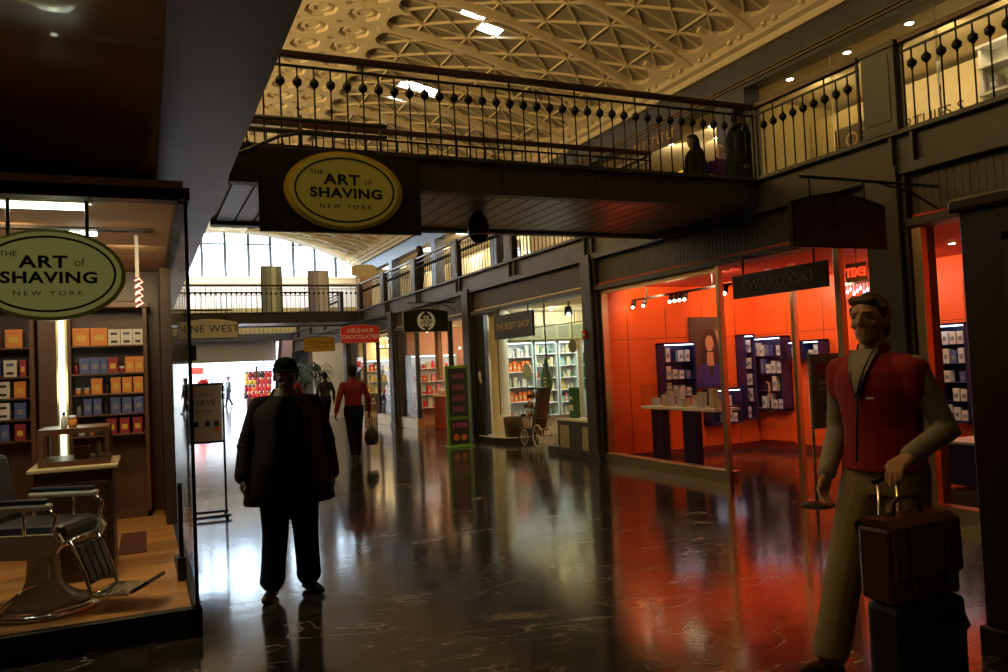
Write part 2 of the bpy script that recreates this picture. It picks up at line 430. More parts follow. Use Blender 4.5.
for i in range(nb*2+1):
    y = Y0+i*BAY/2
    if y > YE+0.01: break
    if i % 2 == 0:
        xr = [4.6]+LX+[9.95]
        for xa, xb in zip(xr, xr[1:]): vbar(b, xa, y, xb, y, 0.18, -0.06, 0.08)
    ym, y2 = y+BAY/4, y+BAY/2
    if y2 > YE+0.01: continue
    for k in range(5):
        xa, xm, xb = LX[k], LM[k], LX[k+1]
        for p, q in (((xa, y), (xm, ym)), ((xm, ym), (xb, y2)), ((xb, y), (xm, ym)), ((xm, ym), (xa, y2))):
            vbar(b, *p, *q, 0.045, 0.035, 0.08)
        vbar(b, xm, y, xm, y2, 0.036, 0.045, 0.08)
        vbar(b, xa, ym, xm, ym, 0.036, 0.045, 0.08); vbar(b, xm, ym, xb, ym, 0.036, 0.045, 0.08)
def octa(mb, x, y, r, off):
    return [mb.bm.verts.new(V(x+r*math.cos(PI/8+k*PI/4), y+r*math.sin(PI/8+k*PI/4), off)) for k in range(8)]
for i in range(nb*2):
    yc = Y0+(i+0.5)*BAY/2
    if yc > YE-0.3: break
    for j in range(2):
        xc = 3.33+j*0.85
        h = 0.425
        cr = [mb for mb in ()]
        c4 = [b.bm.verts.new(V(xc+sx*h, yc+sy*h, 0)) for sx, sy in ((1, 1), (-1, 1), (-1, -1), (1, -1))]
        o1 = octa(b, xc, yc, 0.33, 0); o2 = octa(b, xc, yc, 0.29, 0.06); o3 = octa(b, xc, yc, 0.25, 0.06); o4 = octa(b, xc, yc, 0.22, 0.025)
        o5 = octa(b, xc, yc, 0.15, 0.025); o6 = octa(b, xc, yc, 0.13, 0.05)
        for k in range(8):
            k2 = (k+1) % 8
            for A, B in ((o1, o2), (o2, o3), (o3, o4), (o4, o5), (o5, o6)):
                b.bm.faces.new((A[k], A[k2], B[k2], B[k]))
        b.bm.faces.new(o6)
        # plate: corner k owns octagon verts 2q,2q+1
        for q in range(4):
            b.bm.faces.new((c4[q], o1[2*q+1], o1[2*q]))
            q2 = (q+1) % 4
            b.bm.faces.new((c4[q], c4[q2], o1[2*q2], o1[2*q+1]))
        for bx_, by_ in ((xc-h, yc-h), (xc+h, yc-h)):
            vbar(b, bx_-0.05, by_, bx_+0.05, by_, 0.10, -0.025, 0.0)
for i in range(nb*2):                      # eaves plate with rounded row ends, both ends of the lattice
    y = Y0+i*BAY/2; W_ = BAY/2
    if y+W_ > YE+0.5: break
    for xe, sg in ((9.24, 1), (4.98, -1)):
        f = [(0.0, 0.0), (0.06, 0.0), (0.08, 0.14), (0.22, 0.27), (0.38, 0.32), (0.62, 0.32), (0.78, 0.27), (0.92, 0.14), (0.94, 0.0), (1.0, 0.0)]
        xo = 10.02 if sg > 0 else 4.55
        for (u0, v0), (u1, v1) in zip(f, f[1:]):
            A, B = V(xe+sg*v0, y+u0*W_, -.03), V(xe+sg*v1, y+u1*W_, -.03)
            b.quad(A, B, V(xo, y+u1*W_, -.03), V(xo, y+u0*W_, -.03))
            b.quad(A, B, V(xe+sg*v1, y+u1*W_, .10), V(xe+sg*v0, y+u0*W_, .10))
    for u in (0.35, 0.65): vbar(b, 9.72, y+u*W_-0.04, 9.72, y+u*W_+0.04, 0.10, -0.09, -0.02)
struct(b.build('ceiling_vault', m_cream, fixn=False))
b = MB()                                   # plain remainder of the vault (left haunch and the part overhead)
for i in range(16):
    x0, x1 = -2.3+(2.96+2.3)*i/16, -2.3+(2.96+2.3)*(i+1)/16
    b.quad(V(x0, -8), V(x1, -8), V(x1, YE), V(x0, YE))
for i in range(20):
    x0, x1 = 2.9+(10-2.9)*i/20, 2.9+(10-2.9)*(i+1)/20
    b.quad(V(x0, -8), V(x1, -8), V(x1, Y0), V(x0, Y0))
struct(b.build('ceiling_plain', m_cream, fixn=False))
b = MB()                                   # cornice along the right
b.prism([(10.05, 6.93), (9.9, 6.93), (9.86, 7.0), (9.86, 7.03), (9.76, 7.07), (9.72, 7.14), (9.72, 7.17), (9.62, 7.22), (9.62, 7.26), (10.05, 7.26)], 'y', -8, YE)
struct(b.build('trim_5', m_cream))
# ---- end window with mullions up to the vault
b = MB(); 
xs = [-2.2+0.0]+[2.72-1.05*k for k in range(4, 0, -1)]+[2.72, 3.77, 4.85, 5.88, 6.97, 8.02, 9.06]
for x in xs:
    if x < -2: continue
    b.box(x-0.07, x+0.07, YE+0.05, YE+0.15, 6.4, V(x, 0).z)
bm_ = b; b = MB()
for i in range(24):
    x0, x1 = -2.2+12.2*i/24, -2.2+12.2*(i+1)/24
    b.prism([(x0, V(x0, 0).z-0.07), (x1, V(x1, 0).z-0.07), (x1, V(x1, 0).z+.2), (x0, V(x0, 0).z+.2)], 'y', YE, YE+0.2)
struct(b.build('trim_13', m_white)); b = bm_
b.box(-2.2, 10, YE+0.07, YE+0.13, 8.02, 8.10)
wf = struct(b.build('window_1', mat('window_frame', (0.10, 0.12, 0.15), 0.4)))
b = MB(); b.box(-2.2, 10, YE+0.09, YE+0.10, 6.4, 8.7); b.build('pane', m_glass, wf)
# pale roofs outside, seen low in the window
for i, (x, wd, h) in enumerate(((0.9, .6, .45), (2.9, .6, .5), (4.0, .55, .5), (5.1, .6, .55), (7.2, .6, .5), (8.4, .7, .4))):
    b = MB(); b.box(x*1.12, x*1.12+wd, YE+4, YE+5, 4.802, 6.85+h*0.35); b.prism([(x*1.12-0.05, 6.85+h*.35), (x*1.12+wd+.05, 6.85+h*.35), (x*1.12+wd/2, 7.0+h*.35)], 'y', YE+3.95, YE+5)
    tag(b.build('rooftop_housing', mat('far_concrete', (0.45, 0.55, 0.68), 0.8)), f'small pale rooftop block outside the end window, {["first","second","third","fourth","fifth","sixth"][i]} from the left', 'building', 'rooftop blocks outside the end window')

# ---- right facade, lower storey
b = MB()
b.box(XR-0.03, XR+0.25, -8, 39.5, 2.74, 2.82, bev=0.005)
b.box(XR-0.05, XR+0.25, -8, 39.5, 3.25, SZ+0.01)
b.box(XR+0.02, XR+0.25, -8, 39.5, SZ, FZ)
b.box(XR-0.06, XR+0.25, -8, 39.5, FZ-0.03, FZ+0.01)
y = -6.5
while y < 39:
    b.box(XR-0.04, XR+0.03, y-0.13, y-0.10, SZ, FZ-0.03); b.box(XR-0.04, XR+0.03, y+0.10, y+0.13, SZ, FZ-0.03); y += 2.95
struct(b.build('trim_6', m_steel))
b = MB(); b.box(XR+0.06, XR+0.25, -8, 39.5, 2.82, 3.25)
y = 2.0
while y < 30:
    b.box(XR+0.056, XR+0.07, y, y+0.05, 2.82, 3.25); y += 0.075
struct(b.build('trim_7', m_corr))
PIERS = [(5.30, 5.75), (11.06, 11.42), (16.35, 16.80), (22.3, 22.75), (28.0, 28.5)]
for i, (ya, yb) in enumerate(PIERS):
    b = MB(); b.box(XR-0.02, XR+0.35, ya, yb, 0, SZ, bev=0.006)
    b.box(XR-0.07, XR, ya+0.07, ya+0.12, 0, SZ); b.box(XR-0.07, XR, yb-0.12, yb-0.07, 0, SZ); b.box(XR-0.09, XR-0.05, ya+0.04, yb-0.04, 0, SZ)
    b.box(XR-0.10, XR+0.3, ya-0.02, yb+0.02, 0, 0.12)
    struct(b.build('wall_right', m_steel))
# partitions and room shells of the right hand shops
def shell(y0, y1, x1, mw, mc, mside=None, z=2.80, n=''):
    b = MB(); b.box(x1, x1+0.1, y0, y1, 0, z); struct(b.build('wall_shop_back', mw))
    b = MB(); b.box(XR+0.16, x1+0.1, y1, y1+0.1, 0, z); struct(b.build('wall_shop_side', mside or mw))
    b = MB(); b.box(XR+0.05, x1+0.1, y0, y1+0.1, z, z+0.06); struct(b.build('ceiling_shop', mc))
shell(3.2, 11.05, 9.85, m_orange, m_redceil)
b = MB(); b.box(XR+0.25, 9.95, 3.1, 3.2, 0, 2.8); struct(b.build('wall_shop_side', m_orange))
shell(11.42, 16.40, 9.3, m_wallc, m_wallc)
m_pinkw = mat('rose_wall', (0.62, 0.34, 0.22), 0.6)
shell(16.80, 22.35, 9.6, m_pinkw, m_wallc)
shell(22.75, 28.1, 9.6, m_wallc, m_wallc)
b = MB(); b.box(XR, XR+0.2, 28.5, 34.6, 0, 2.75); struct(b.build('wall_right', m_wallc))
b = MB(); b.box(XR+0.3, XR+0.4, 34.6, 39.7, 0, 2.75); struct(b.build('wall_right', mat('dark_green_glass', (0.05, 0.07, 0.06), 0.15)))
b = MB(); b.box(XR+0.02, XR+0.2, -8, 3.2, 0, 2.75); struct(b.build('wall_right', m_woodd))

# ---- upper storey right: beam, columns, interiors
XU = 10.0
b = MB(); b.box(XU, XU+0.3, -8, YE, 6.38, 6.95); b.box(XU-0.04, XU, -8, YE, 6.38, 6.44); struct(b.build('wall_right_upper', m_steel))
b = MB(); b.box(XU-0.05, XU, -8, 24, 6.47, 6.485); b.box(XU-0.05, XU, -8, 24, 6.53, 6.54); struct(b.build('trim_8', mat('gilt_line', (0.30, 0.17, 0.05), 0.4)))
for ya, yb in ((-0.3, 0.2), (5.2, 5.6), (11.1, 11.9), (16.6, 17.1), (22.2, 22.7), (27.8, 28.3), (33.4, 33.9)):
    b = MB(); b.box(XU-0.06, XU+0.3, ya, yb, FZ, 6.4, bev=0.01); struct(b.build('wall_right_upper', m_steel))
b = MB(); b.box(XU+0.02, 14, -8, YE, 6.40, 6.48); struct(b.build('ceiling_upper', m_wallc))
b = MB(); b.box(12.6, 12.7, -8, 11.5, FZ, 6.3); struct(b.build('wall_right_upper', m_wallc))
b = MB(); b.box(12.9, 13.0, 11.5, 24, FZ, 6.3); struct(b.build('wall_right_upper', m_ochre))
b = MB(); b.box(12.6, 12.7, 24, 39.5, FZ, 6.3); struct(b.build('wall_right_upper', m_wallc))
b = MB(); b.box(XU+0.3, 12.9, 11.4, 11.5, FZ, 6.3); struct(b.build('wall_right_upper', m_ochre))
# glass fronts upstairs
for ya, yb in ((0.2, 5.2), (5.6, 11.1), (17.1, 22.2)):
    b = MB(); b.box(XU+0.1, XU+0.112, ya, yb, FZ, 6.38); fr = struct(b.build('window_2', m_glass))
    b = MB()
    for k in range(1, 3): yy = ya+(yb-ya)*k/3; b.box(XU+0.08, XU+0.13, yy-0.008, yy+0.008, FZ, 6.38)
    b.build('glazing_joint', m_chrome, fr)

# ---- glass fronts downstairs
def pane(y0, y1, z0, z1, x=XR+0.1, nm='window_3'):
    b = MB(); b.box(x, x+0.012, y0, y1, z0, z1); return struct(b.build(nm, m_glass))
# orange shop: brass framed window, brass posts, recessed entrance
w3 = pane(8.12, 11.0, 0.16, 2.70)
b = MB(); b.box(XR+0.0, XR+0.16, 8.05, 11.02, 0, 0.16, bev=0.004); b.box(XR+0.04, XR+0.16, 8.05, 11.02, 2.68, 2.74); b.box(XR+0.04, XR+0.15, 10.97, 11.02, 0.16, 2.7)
b.build('window_frame', m_brass, w3)
b = MB(); b.box(XR-0.02, XR+0.05, 8.05, 8.12, 0, 2.74, bev=0.006); struct(b.build('trim_9', m_brass))
b = MB(); b.box(XR-0.02, XR+0.06, 6.14, 6.22, 0, 2.74, bev=0.006); struct(b.build('trim_9', m_brass))
b = MB(); b.box(7.78, 7.85, 7.99, 8.06, 0, 2.78, bev=0.006); struct(b.build('trim_9', m_brass))
b = MB(); b.box(XR+0.14, 7.78, 8.02, 8.032, 0.02, 2.74); d1 = struct(b.build('door_1', m_glass))
b = MB(); b.tube([(7.25, 7.99, 0.85), (7.25, 7.94, 0.87), (7.25, 7.94, 1.23), (7.25, 7.99, 1.25)], 0.014); b.build('door_handle', m_chrome, d1)
b = MB(); b.box(7.82, 7.832, 6.2, 7.96, 0.02, 2.74); d2 = struct(b.build('door_2', m_glass))
b = MB(); b.tube([(7.80, 7.75, 0.85), (7.75, 7.75, 0.87), (7.75, 7.75, 1.23), (7.80, 7.75, 1.25)], 0.014); b.build('door_handle', m_chrome, d2)
b = MB(); b.box(XR+0.1, 7.85, 6.15, 6.162, 0.02, 2.74); struct(b.build('window_4', m_glass))
w5 = pane(3.3, 5.28, 0.16, 2.70)
b = MB(); b.box(XR+0.0, XR+0.08, 5.18, 5.28, 0, 2.72, bev=0.005); b.box(XR+0.0, XR+0.14, 3.3, 5.2, 0, 0.14); b.build('window_frame', m_brass, w5)
# cream shop
w6 = pane(11.42, 15.3, 0.62, 2.72)
b = MB()
for yy, hw in ((11.46, .03), (13.1, .005), (15.28, .005)): b.box(XR+0.095, XR+0.115, yy-hw, yy+hw, 0.6, 2.74)
b.box(XR+0.06, XR+0.15, 11.42, 13.1, 0, 0.12); b.box(XR+0.09, XR+0.12, 11.42, 15.3, 2.29, 2.30)
b.build('window_frame', m_steel, w6)
# rose shop and the warm shop beyond
for ya, yb in ((16.85, 18.1), (20.6, 22.3), (22.8, 24.6), (26.2, 28.0)):
    ww = pane(ya, yb, 0.3, 2.72)
    b = MB(); b.box(XR+0.02, XR+0.22, ya, yb, 0.0, 0.3, bev=0.005); b.build('window_sill', m_brass, ww)
    b = MB(); b.box(XR+0.05, XR+0.16, ya, ya+0.07, 0.3, 2.74); b.box(XR+0.05, XR+0.16, yb-0.07, yb, 0.3, 2.74); b.build('window_frame', m_steel, ww)

# ---- footbridges
def bridge(y0, y1, label, ngroup):
    t = thing('footbridge', label, 'footbridge', ((0.72+XR)/2, (y0+y1)/2, SZ))
    XL = 0.737
    for yy, s_, nm in ((y0, 1, 'near'), (y1, -1, 'far')):
        b = MB(); b.box(XL, XR, yy, yy+s_*0.03, SZ, FZ-0.02) if s_ > 0 else b.box(XL, XR, yy-0.03, yy, SZ, FZ-0.02)
        b.box(XL, XR, yy-0.05, yy+0.07, FZ-0.03, FZ+0.005); b.box(XL, XR, yy-0.05, yy+0.09, SZ-0.02, SZ+0.02)
        x = XL+0.6
        while x < XR: b.box(x-0.012, x+0.012, yy-0.035, yy+0.035, SZ+0.02, FZ-0.03); x += 1.02
        b.build('fascia_girder', m_steel, t)
    b = MB(); b.box(XL, XR, y0+0.05, y1-0.05, FZ-0.05, FZ-0.004); b.build('deck', m_steel, t)
    b = MB(); x = XL+0.05
    while x < XR-0.1:
        b.box(x, min(x+0.185, XR), y0+0.09, y1-0.09, SZ+0.015, SZ+0.035, bev=0.004); x += 0.20
    b.box(XL, XR, y0+0.05, y1-0.05, SZ+0.04, SZ+0.06)
    b.build('soffit_boards', m_bronze, t)
    return t
bridge(7.29, 9.40, 'near dark steel footbridge crossing the hall, with a boarded bronze underside', 1)
bridge(26.4, 28.6, 'distant dark steel footbridge crossing the hall before the big end window', 2)

# ---- railings
rail_cache = {}
def railing(label, p0, p1, group=None, sp=0.152, ball=True, merged=False, ends=True):
    p0, p1 = Vector(p0), Vector(p1); d = p1-p0; L_ = d.length; a = math.atan2(d.y, d.x)
    t = thing('railing', label, 'railing', p0, a, group)
    H = 0.86
    b = MB(); b.box(0, L_, -0.035, 0.035, H-0.035, H+0.025, bev=0.012); b.build('handrail', m_rail, t, local=True)
    b = MB(); b.box(0, L_, -0.012, 0.012, H-0.12, H-0.10); b.build('upper_bar', m_blackm, t, local=True)
    n = int(L_/sp); off = (L_-(n-1)*sp)/2
    key = (ball, merged)
    if key not in rail_cache:
        b = MB(); b.cyl((0, 0, 0), (0, 0, H-0.10), 0.0085, seg=6)
        b.cyl((0, 0, 0), (0, 0, 0.03), 0.018, seg=8)
        if ball and merged: b.sphere((0, 0, 0.605), 0.042, 10, 7)
        oo = b.build('baluster_tmp', m_blackm); m1 = oo.data; bpy.data.objects.remove(oo)
        m2 = None
        if ball and not merged:
            b = MB(); b.sphere((0, 0, 0.605), 0.044, 14, 10); b.cyl((0, 0, 0.55), (0, 0, 0.66), 0.014, seg=8)
            oo = b.build('ball_tmp', m_blackm); m2 = oo.data; bpy.data.objects.remove(oo)
        rail_cache[key] = (m1, m2)
    m1, m2 = rail_cache[key]
    for k in range(n):
        o = bpy.data.objects.new('baluster', m1); C.objects.link(o); o.parent = t; o.location = (off+k*sp, 0, 0)
        if m2:
            q = bpy.data.objects.new('ball_finial', m2); C.objects.link(q); q.parent = o
    for x in (0.02, L_-0.02):
        b = MB(); b.box(x-0.012, x+0.012, -0.012, 0.012, 0, H-0.03); b.build('post', m_blackm, t, local=True)
    for k in range(2, n, 5):
        x = off+k*sp
        b = MB(); b.cyl((x, 0, H-0.13), (x, 0, H-0.03), 0.010, seg=6); b.build('rail_bracket', m_blackm, t, local=True)
    return t
railing('dark railing with ball balusters along the near side of the near footbridge', (XL+0.05, 7.30, FZ), (XR, 7.30, FZ))
railing('dark railing along the far side of the near footbridge', (XL+0.05, 9.38, FZ), (XR, 9.38, FZ), sp=0.13, ball=False)
railing('ball baluster railing along the near side of the distant footbridge', (XL, 26.42, FZ), (XR, 26.42, FZ), merged=True)
railing('railing along the far side of the distant footbridge', (XL, 28.58, FZ), (XR, 28.58, FZ), merged=True, ball=False, sp=0.2)
railing('railing along the end gallery under the big window', (XL, 39.4, FZ), (9.9, 39.4, FZ), merged=True, ball=False, sp=0.2)
PED = [2.55, 5.50, 11.3, 14.25, 17.2, 20.3, 23.3, 26.2, 29.0, 32.0, 35.0, 38.0]
segs = [(2.75, 5.28), (5.76, 7.27), (9.5, 11.1), (11.5, 14.05), (14.45, 17.0), (17.4, 20.1), (20.5, 23.1), (23.5, 26.0), (29.2, 31.8), (32.2, 34.8), (35.2, 37.8)]
ordn = ['first', 'second', 'third', 'fourth', 'fifth', 'sixth', 'seventh', 'eighth', 'ninth', 'tenth', 'eleventh', 'twelfth', 'thirteenth', 'fourteenth', 'fifteenth', 'sixteenth']
for i, (ya, yb) in enumerate(segs):
    near = i < 2
    railing(['ball baluster railing of the right gallery at the top right corner', 'ball baluster railing of the right gallery just before the near footbridge'][i] if near else f'railing of the right gallery beyond the near footbridge, {ordn[i-2]} from the near footbridge',
            (XR, ya, FZ), (XR, yb, FZ), group='gallery railings on the right', merged=not near)
for i, y in enumerate(PED):
    b = MB(); b.box(XR-0.05, XR+0.07, y-0.19, y+0.19, FZ, 4.50, bev=0.008); b.box(XR-0.065, XR+0.085, y-0.21, y+0.21, 4.48, 4.545, bev=0.01); b.box(XR-0.06, XR+0.08, y-0.2, y+0.2, FZ, FZ+0.07)
    b.box(XR-0.058, XR-0.05, y-0.13, y+0.13, FZ+0.12, 4.42, bev=0.003)
    o = b.build('railing_pedestal', m_steel); origin_to(o, (XR, y, FZ))
    tag(o, f'square dark steel pedestal between right gallery railings, {ordn[i]} from the viewer', 'pedestal', 'gallery railing pedestals')

# ================================================================== SIGNS
def oval_poly(cx, cz, rx, rz, n=48):
    return [(cx+rx*math.cos(2*PI*k/n), cz+rz*math.sin(2*PI*k/n)) for k in range(n)]
def ring(mb, cx, cz, rx, rz, wd, y0, y1, n=48):
    for k in range(n):
        a, c = 2*PI*k/n, 2*PI*(k+1)/n
        P = [(cx+(rx)*math.cos(a), cz+(rz)*math.sin(a)), (cx+rx*math.cos(c), cz+rz*math.sin(c)), (cx+(rx-wd)*math.cos(c), cz+(rz-wd)*math.sin(c)), (cx+(rx-wd)*math.cos(a), cz+(rz-wd)*math.sin(a))]
        mb.prism(P, 'y', y0, y1)
def aos_oval(t, cx, y, cz, rx, rz, m_face, m_ring, m_txt, nm='sign_face', m_outer=None):
    b = MB(); b.prism(oval_poly(cx, cz, rx, rz), 'y', y, y+0.05); b.build(nm, m_face, t)
    b = MB(); ring(b, cx, cz, rx*0.93, rz*0.905, rx*0.033, y-0.006, y+0.001); b.build('border_ring', m_ring, t)
    text('lettering', 'THE', rz*0.18, (cx-rx*0.52, y-0.006, cz+rz*0.46), FRONT, m_txt, t, sx=1.1)
    text('lettering', 'ART', rz*0.40, (cx-rx*0.06, y-0.006, cz+rz*0.27), FRONT, m_txt, t, bold=rz*0.012, sx=1.25, spacing=1.1)
    text('lettering', 'of', rz*0.28, (cx+rx*0.42, y-0.006, cz+rz*0.27), FRONT, m_brass, t)
    text('lettering', 'SHAVING', rz*0.37, (cx+rx*0.02, y-0.006, cz-rz*0.10), FRONT, m_txt, t, bold=rz*0.012, sx=1.22, spacing=1.08)
    text('lettering', 'NEW YORK', rz*0.16, (cx, y-0.006, cz-rz*0.46), FRONT, m_txt, t, sx=1.3, spacing=1.5)
m_ovw = mat('sign_yellow_face', (0.34, 0.27, 0.045), 0.35, emit=(0.5, 0.40, 0.05), es=0.07)  # slight emission added to the yellow so the face does not go dark
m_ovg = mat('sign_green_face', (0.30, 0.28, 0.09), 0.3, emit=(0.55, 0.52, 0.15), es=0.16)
# 1: hanging sign before the footbridge
t = thing('hanging_sign', 'large black hanging sign, yellow oval reading The Art of Shaving, before the near footbridge', 'sign', (1.70, 7.1, 3.6))
b = MB(); b.box(0.96, 2.42, 7.10, 7.15, 2.86, 3.60, bev=0.006); b.build('board', m_black, t)
b = MB(); b.prism(oval_poly(1.70, 3.235, 0.535, 0.355), 'y', 7.075, 7.10); b.build('oval_rim', mat('sign_gold_rim', (0.55, 0.44, 0.07), 0.35), t)
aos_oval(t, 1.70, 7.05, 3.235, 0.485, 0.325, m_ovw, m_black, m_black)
b = MB(); b.cyl((XL+0.03, 7.12, 3.86), (2.12, 7.12, 3.86), 0.022); b.cyl((XL+0.03, 7.12, 3.76), (2.12, 7.12, 3.76), 0.016)
b.tube([(XL+0.03, 7.12, 3.50), (0.95, 7.12, 3.60), (1.15, 7.12, 3.70), (1.4, 7.12, 3.76)], 0.016); b.build('bracket_arm', m_steel, t)
for x in (1.34, 2.06):
    b = MB(); b.cyl((x, 7.12, 3.58), (x, 7.12, 3.90), 0.012); b.build('hanger_rod', m_steel, t)
# 2: lit oval sign inside the barber window
t = thing('hanging_sign', 'lit olive oval sign reading The Art of Shaving inside the barber shop window', 'sign', (-0.51, 5.78, 2.6))
b = MB(); b.prism(oval_poly(-0.52, 2.31, 0.44, 0.292), 'y', 5.80, 5.84); b.build('oval_rim', mat('sign_olive_rim', (0.30, 0.30, 0.10), 0.35), t)
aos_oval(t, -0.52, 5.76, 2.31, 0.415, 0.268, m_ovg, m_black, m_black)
for x in (-0.74, -0.30):
    b = MB(); b.cyl((x, 5.81, 2.55), (x, 5.81, 2.80), 0.012); b.build('hanger_rod', m_blackm, t)
def arch_sign(name, label, X0, X1, Y, z0, z1, mface, mrim, lines, mtxt, ts, arch=0.06, arm=None, rods=True, rimw=0.015, bold=0.0, sx=1.0, spc=1.0):
    cx = (X0+X1)/2
    t = thing(name, label, 'sign', (cx, Y, z1))
    def poly(e):
        a = X0-e; c = X1+e; n = 10
        return [(a, z0-e), (c, z0-e)]+[(c-(c-a)*k/n, z1-arch+e+arch*math.sin(PI*k/n)) for k in range(n+1)]
    b = MB(); b.prism(poly(rimw), 'y', Y+0.004, Y+0.05); b.build('sign_rim', mrim, t)
    b = MB(); b.prism(poly(0), 'y', Y-0.004, Y+0.02); b.build('sign_face', mface, t)
    for i, (s_, dz) in enumerate(lines):
        text('lettering', s_, ts if not isinstance(ts, list) else ts[i], (cx, Y-0.008, (z0+z1)/2-arch*0.2+dz), FRONT, mtxt, t, bold=bold, sx=sx, spacing=spc)
    if arm:
        b = MB(); za = z1+0.14
        b.cyl((arm, Y+0.02, za), (cx+(X0-cx)*0.8 if arm > cx else cx+(X1-cx)*0.8, Y+0.02, za), 0.014)
        dx = (cx-arm)
        b.tube([(arm, Y+0.02, za-0.22), (arm+dx*0.3, Y+0.02, za-0.07), (arm+dx*0.6, Y+0.02, za-0.01)], 0.010)
        b.build('bracket_arm', m_blackm, t)
        for fx in (-0.6, 0.6):
            x = cx+(X1-X0)/2*fx
            b = MB(); b.cyl((x, Y+0.02, z1-0.06), (x, Y+0.02, za), 0.008); b.build('hanger_rod', m_blackm, t)
    return t
m_signtan = mat('tan_sign', (0.52, 0.38, 0.14), 0.5, emit=(0.52, 0.38, 0.14), es=0.16)  # faint glow put into the tan to brighten the board
m_greyblk = mat('charcoal_letter', (0.03, 0.03, 0.03), 0.5)
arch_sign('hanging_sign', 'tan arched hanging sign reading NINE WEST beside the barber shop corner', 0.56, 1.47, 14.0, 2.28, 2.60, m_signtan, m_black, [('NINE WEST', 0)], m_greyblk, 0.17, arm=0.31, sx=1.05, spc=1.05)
arch_sign('hanging_sign', 'small plain dark hanging sign low behind the tan NINE WEST sign', 0.50, 0.98, 17.0, 2.0, 2.28, m_black, m_blackm, [], m_white, 0.1, arch=0.01, arm=0.31)
arch_sign('hanging_sign', 'red arched hanging sign reading NEUHAUS CHOCOLATIER', 5.26, 6.38, 23.0, 2.48, 2.99, mat('sign_red', (0.55, 0.02, 0.012), 0.4, emit=(0.6, 0.02, 0.01), es=0.12), mat('rim_grey', (0.5, 0.42, 0.36), 0.4), [('NEUHAUS', 0.10), ('CHOCOLATIER', -0.08)], mat('pale_letter', (0.8, 0.7, 0.55), 0.5), [0.17, 0.16], arm=6.73, bold=0.004)  # red face carries a little added emission to lift it
arch_sign('hanging_sign', "ochre hanging sign reading L'OCCITANE in front of the palms", 5.30, 6.38, 29.0, 2.44, 2.94, mat('sign_ochre', (0.55, 0.26, 0.01), 0.5, emit=(0.6, 0.26, 0.01), es=0.12), mat('rim_ochre', (0.45, 0.24, 0.02), 0.5), [("L'OCCITANE", 0.05), ('EN PROVENCE', -0.10)], mat('brown_letter', (0.12, 0.05, 0.01), 0.5), [0.17, 0.09], arch=0.03, arm=6.73)  # ochre face brightened by a small emission in its colour
ts_ = arch_sign('hanging_sign', 'black arched hanging sign with a round cream Body Shop emblem', 5.44, 6.50, 17.5, 2.48, 3.0, mat('sign_blackgreen', (0.008, 0.018, 0.014), 0.4), mat('rim_cream', (0.45, 0.42, 0.22), 0.4), [], m_white, 0.1, arch=0.07, arm=6.73)
m_emb = mat('emblem_cream', (0.62, 0.58, 0.34), 0.5, emit=(0.62, 0.58, 0.34), es=0.15)  # weak emission put into the cream so the emblem stands out
b = MB()
for sg in (-1, 1):
    pts = []
    for k in range(15):
        a = math.radians(-80+160*k/14); pts.append((a, 0.215, 0.215-0.02-0.045*math.sin(PI*min(1, k/14*1.0))))
    for (a, ro, ri), (c, ro2, ri2) in zip(pts, pts[1:]):
        f = lambda ang, r: (5.97+sg*r*math.cos(ang), 2.72+r*math.sin(ang))
        b.prism([f(a, ro), f(c, ro2), f(c, ri2), f(a, ri)], 'y', 17.485, 17.50)
b.build('emblem', m_emb, ts_)
for s_, dz, z_ in (('THE', 0.085, 0.075), ('BODY', 0.0, 0.11), ('SHOP', -0.095, 0.11)): text('lettering', s_, z_, (5.97, 17.485, 2.72+dz), FRONT, m_emb, ts_, bold=0.003)
arch_sign('hanging_sign', 'near black arched hanging sign at the right, high above the man in the red vest', 4.93, 5.98, 5.0, 2.49, 2.93, m_black, m_blackm, [('SWAROVSKI', -0.09)], mat('dull_letter', (0.05, 0.05, 0.055), 0.5), 0.12, arch=0.09, arm=6.73)
sw_ = [o_ for o_ in C.objects if o_.name.startswith('hanging_sign')][-1]
b = MB(); b.tube([(5.50, 4.988, 2.79), (5.44, 4.988, 2.77), (5.40, 4.988, 2.80), (5.43, 4.988, 2.85), (5.47, 4.988, 2.84), (5.43, 4.988, 2.88), (5.42, 4.988, 2.89)], 0.006, 6); b.build('emblem', MATS['dull_letter'], sw_)
# flat fascia signs lying along the facade
def side_sign(label, y0, y1, z0, z1, s_, size, mf, mt, X=6.45, rods=True, sx=1.0, spc=1.0, top=2.76, bold=0.0):
    t = thing('fascia_sign', label, 'sign', (X, (y0+y1)/2, z1))
    b = MB(); b.box(X, X+0.05, y0, y1, z0, z1, bev=0.004); b.build('board', mf, t)
    text('lettering', s_, size, (X-0.004, (y0+y1)/2, (z0+z1)/2), SIDE, mt, t, sx=sx, spacing=spc, bold=bold)
    if rods:
        for f in (0.12, 0.88):
            y = y0+(y1-y0)*f
            b = MB(); b.cyl((X+0.025, y, z1-0.01), (X+0.025, y, top), 0.012); b.cyl((X+0.025, y, top-0.01), (XR+0.0, y, top-0.01), 0.01); b.build('hanger_rod', m_blackm, t)
    return t
side_sign('long black sign with dim grey letters SWAROVSKI over the orange shop entrance', 6.12, 7.55, 2.27, 2.54, 'SWAROVSKI', 0.175, m_black, mat('dim_letter', (0.13, 0.13, 0.14), 0.5), X=6.42, sx=1.12)
side_sign('grey sign with tan letters THE BODY SHOP in the cream shop window', 13.22, 14.98, 2.14, 2.62, 'THE BODY SHOP', 0.19, mat('sign_grey', (0.035, 0.036, 0.035), 0.5), mat('tan_letter', (0.55, 0.42, 0.22), 0.5), X=6.56, rods=True, sx=1.06)
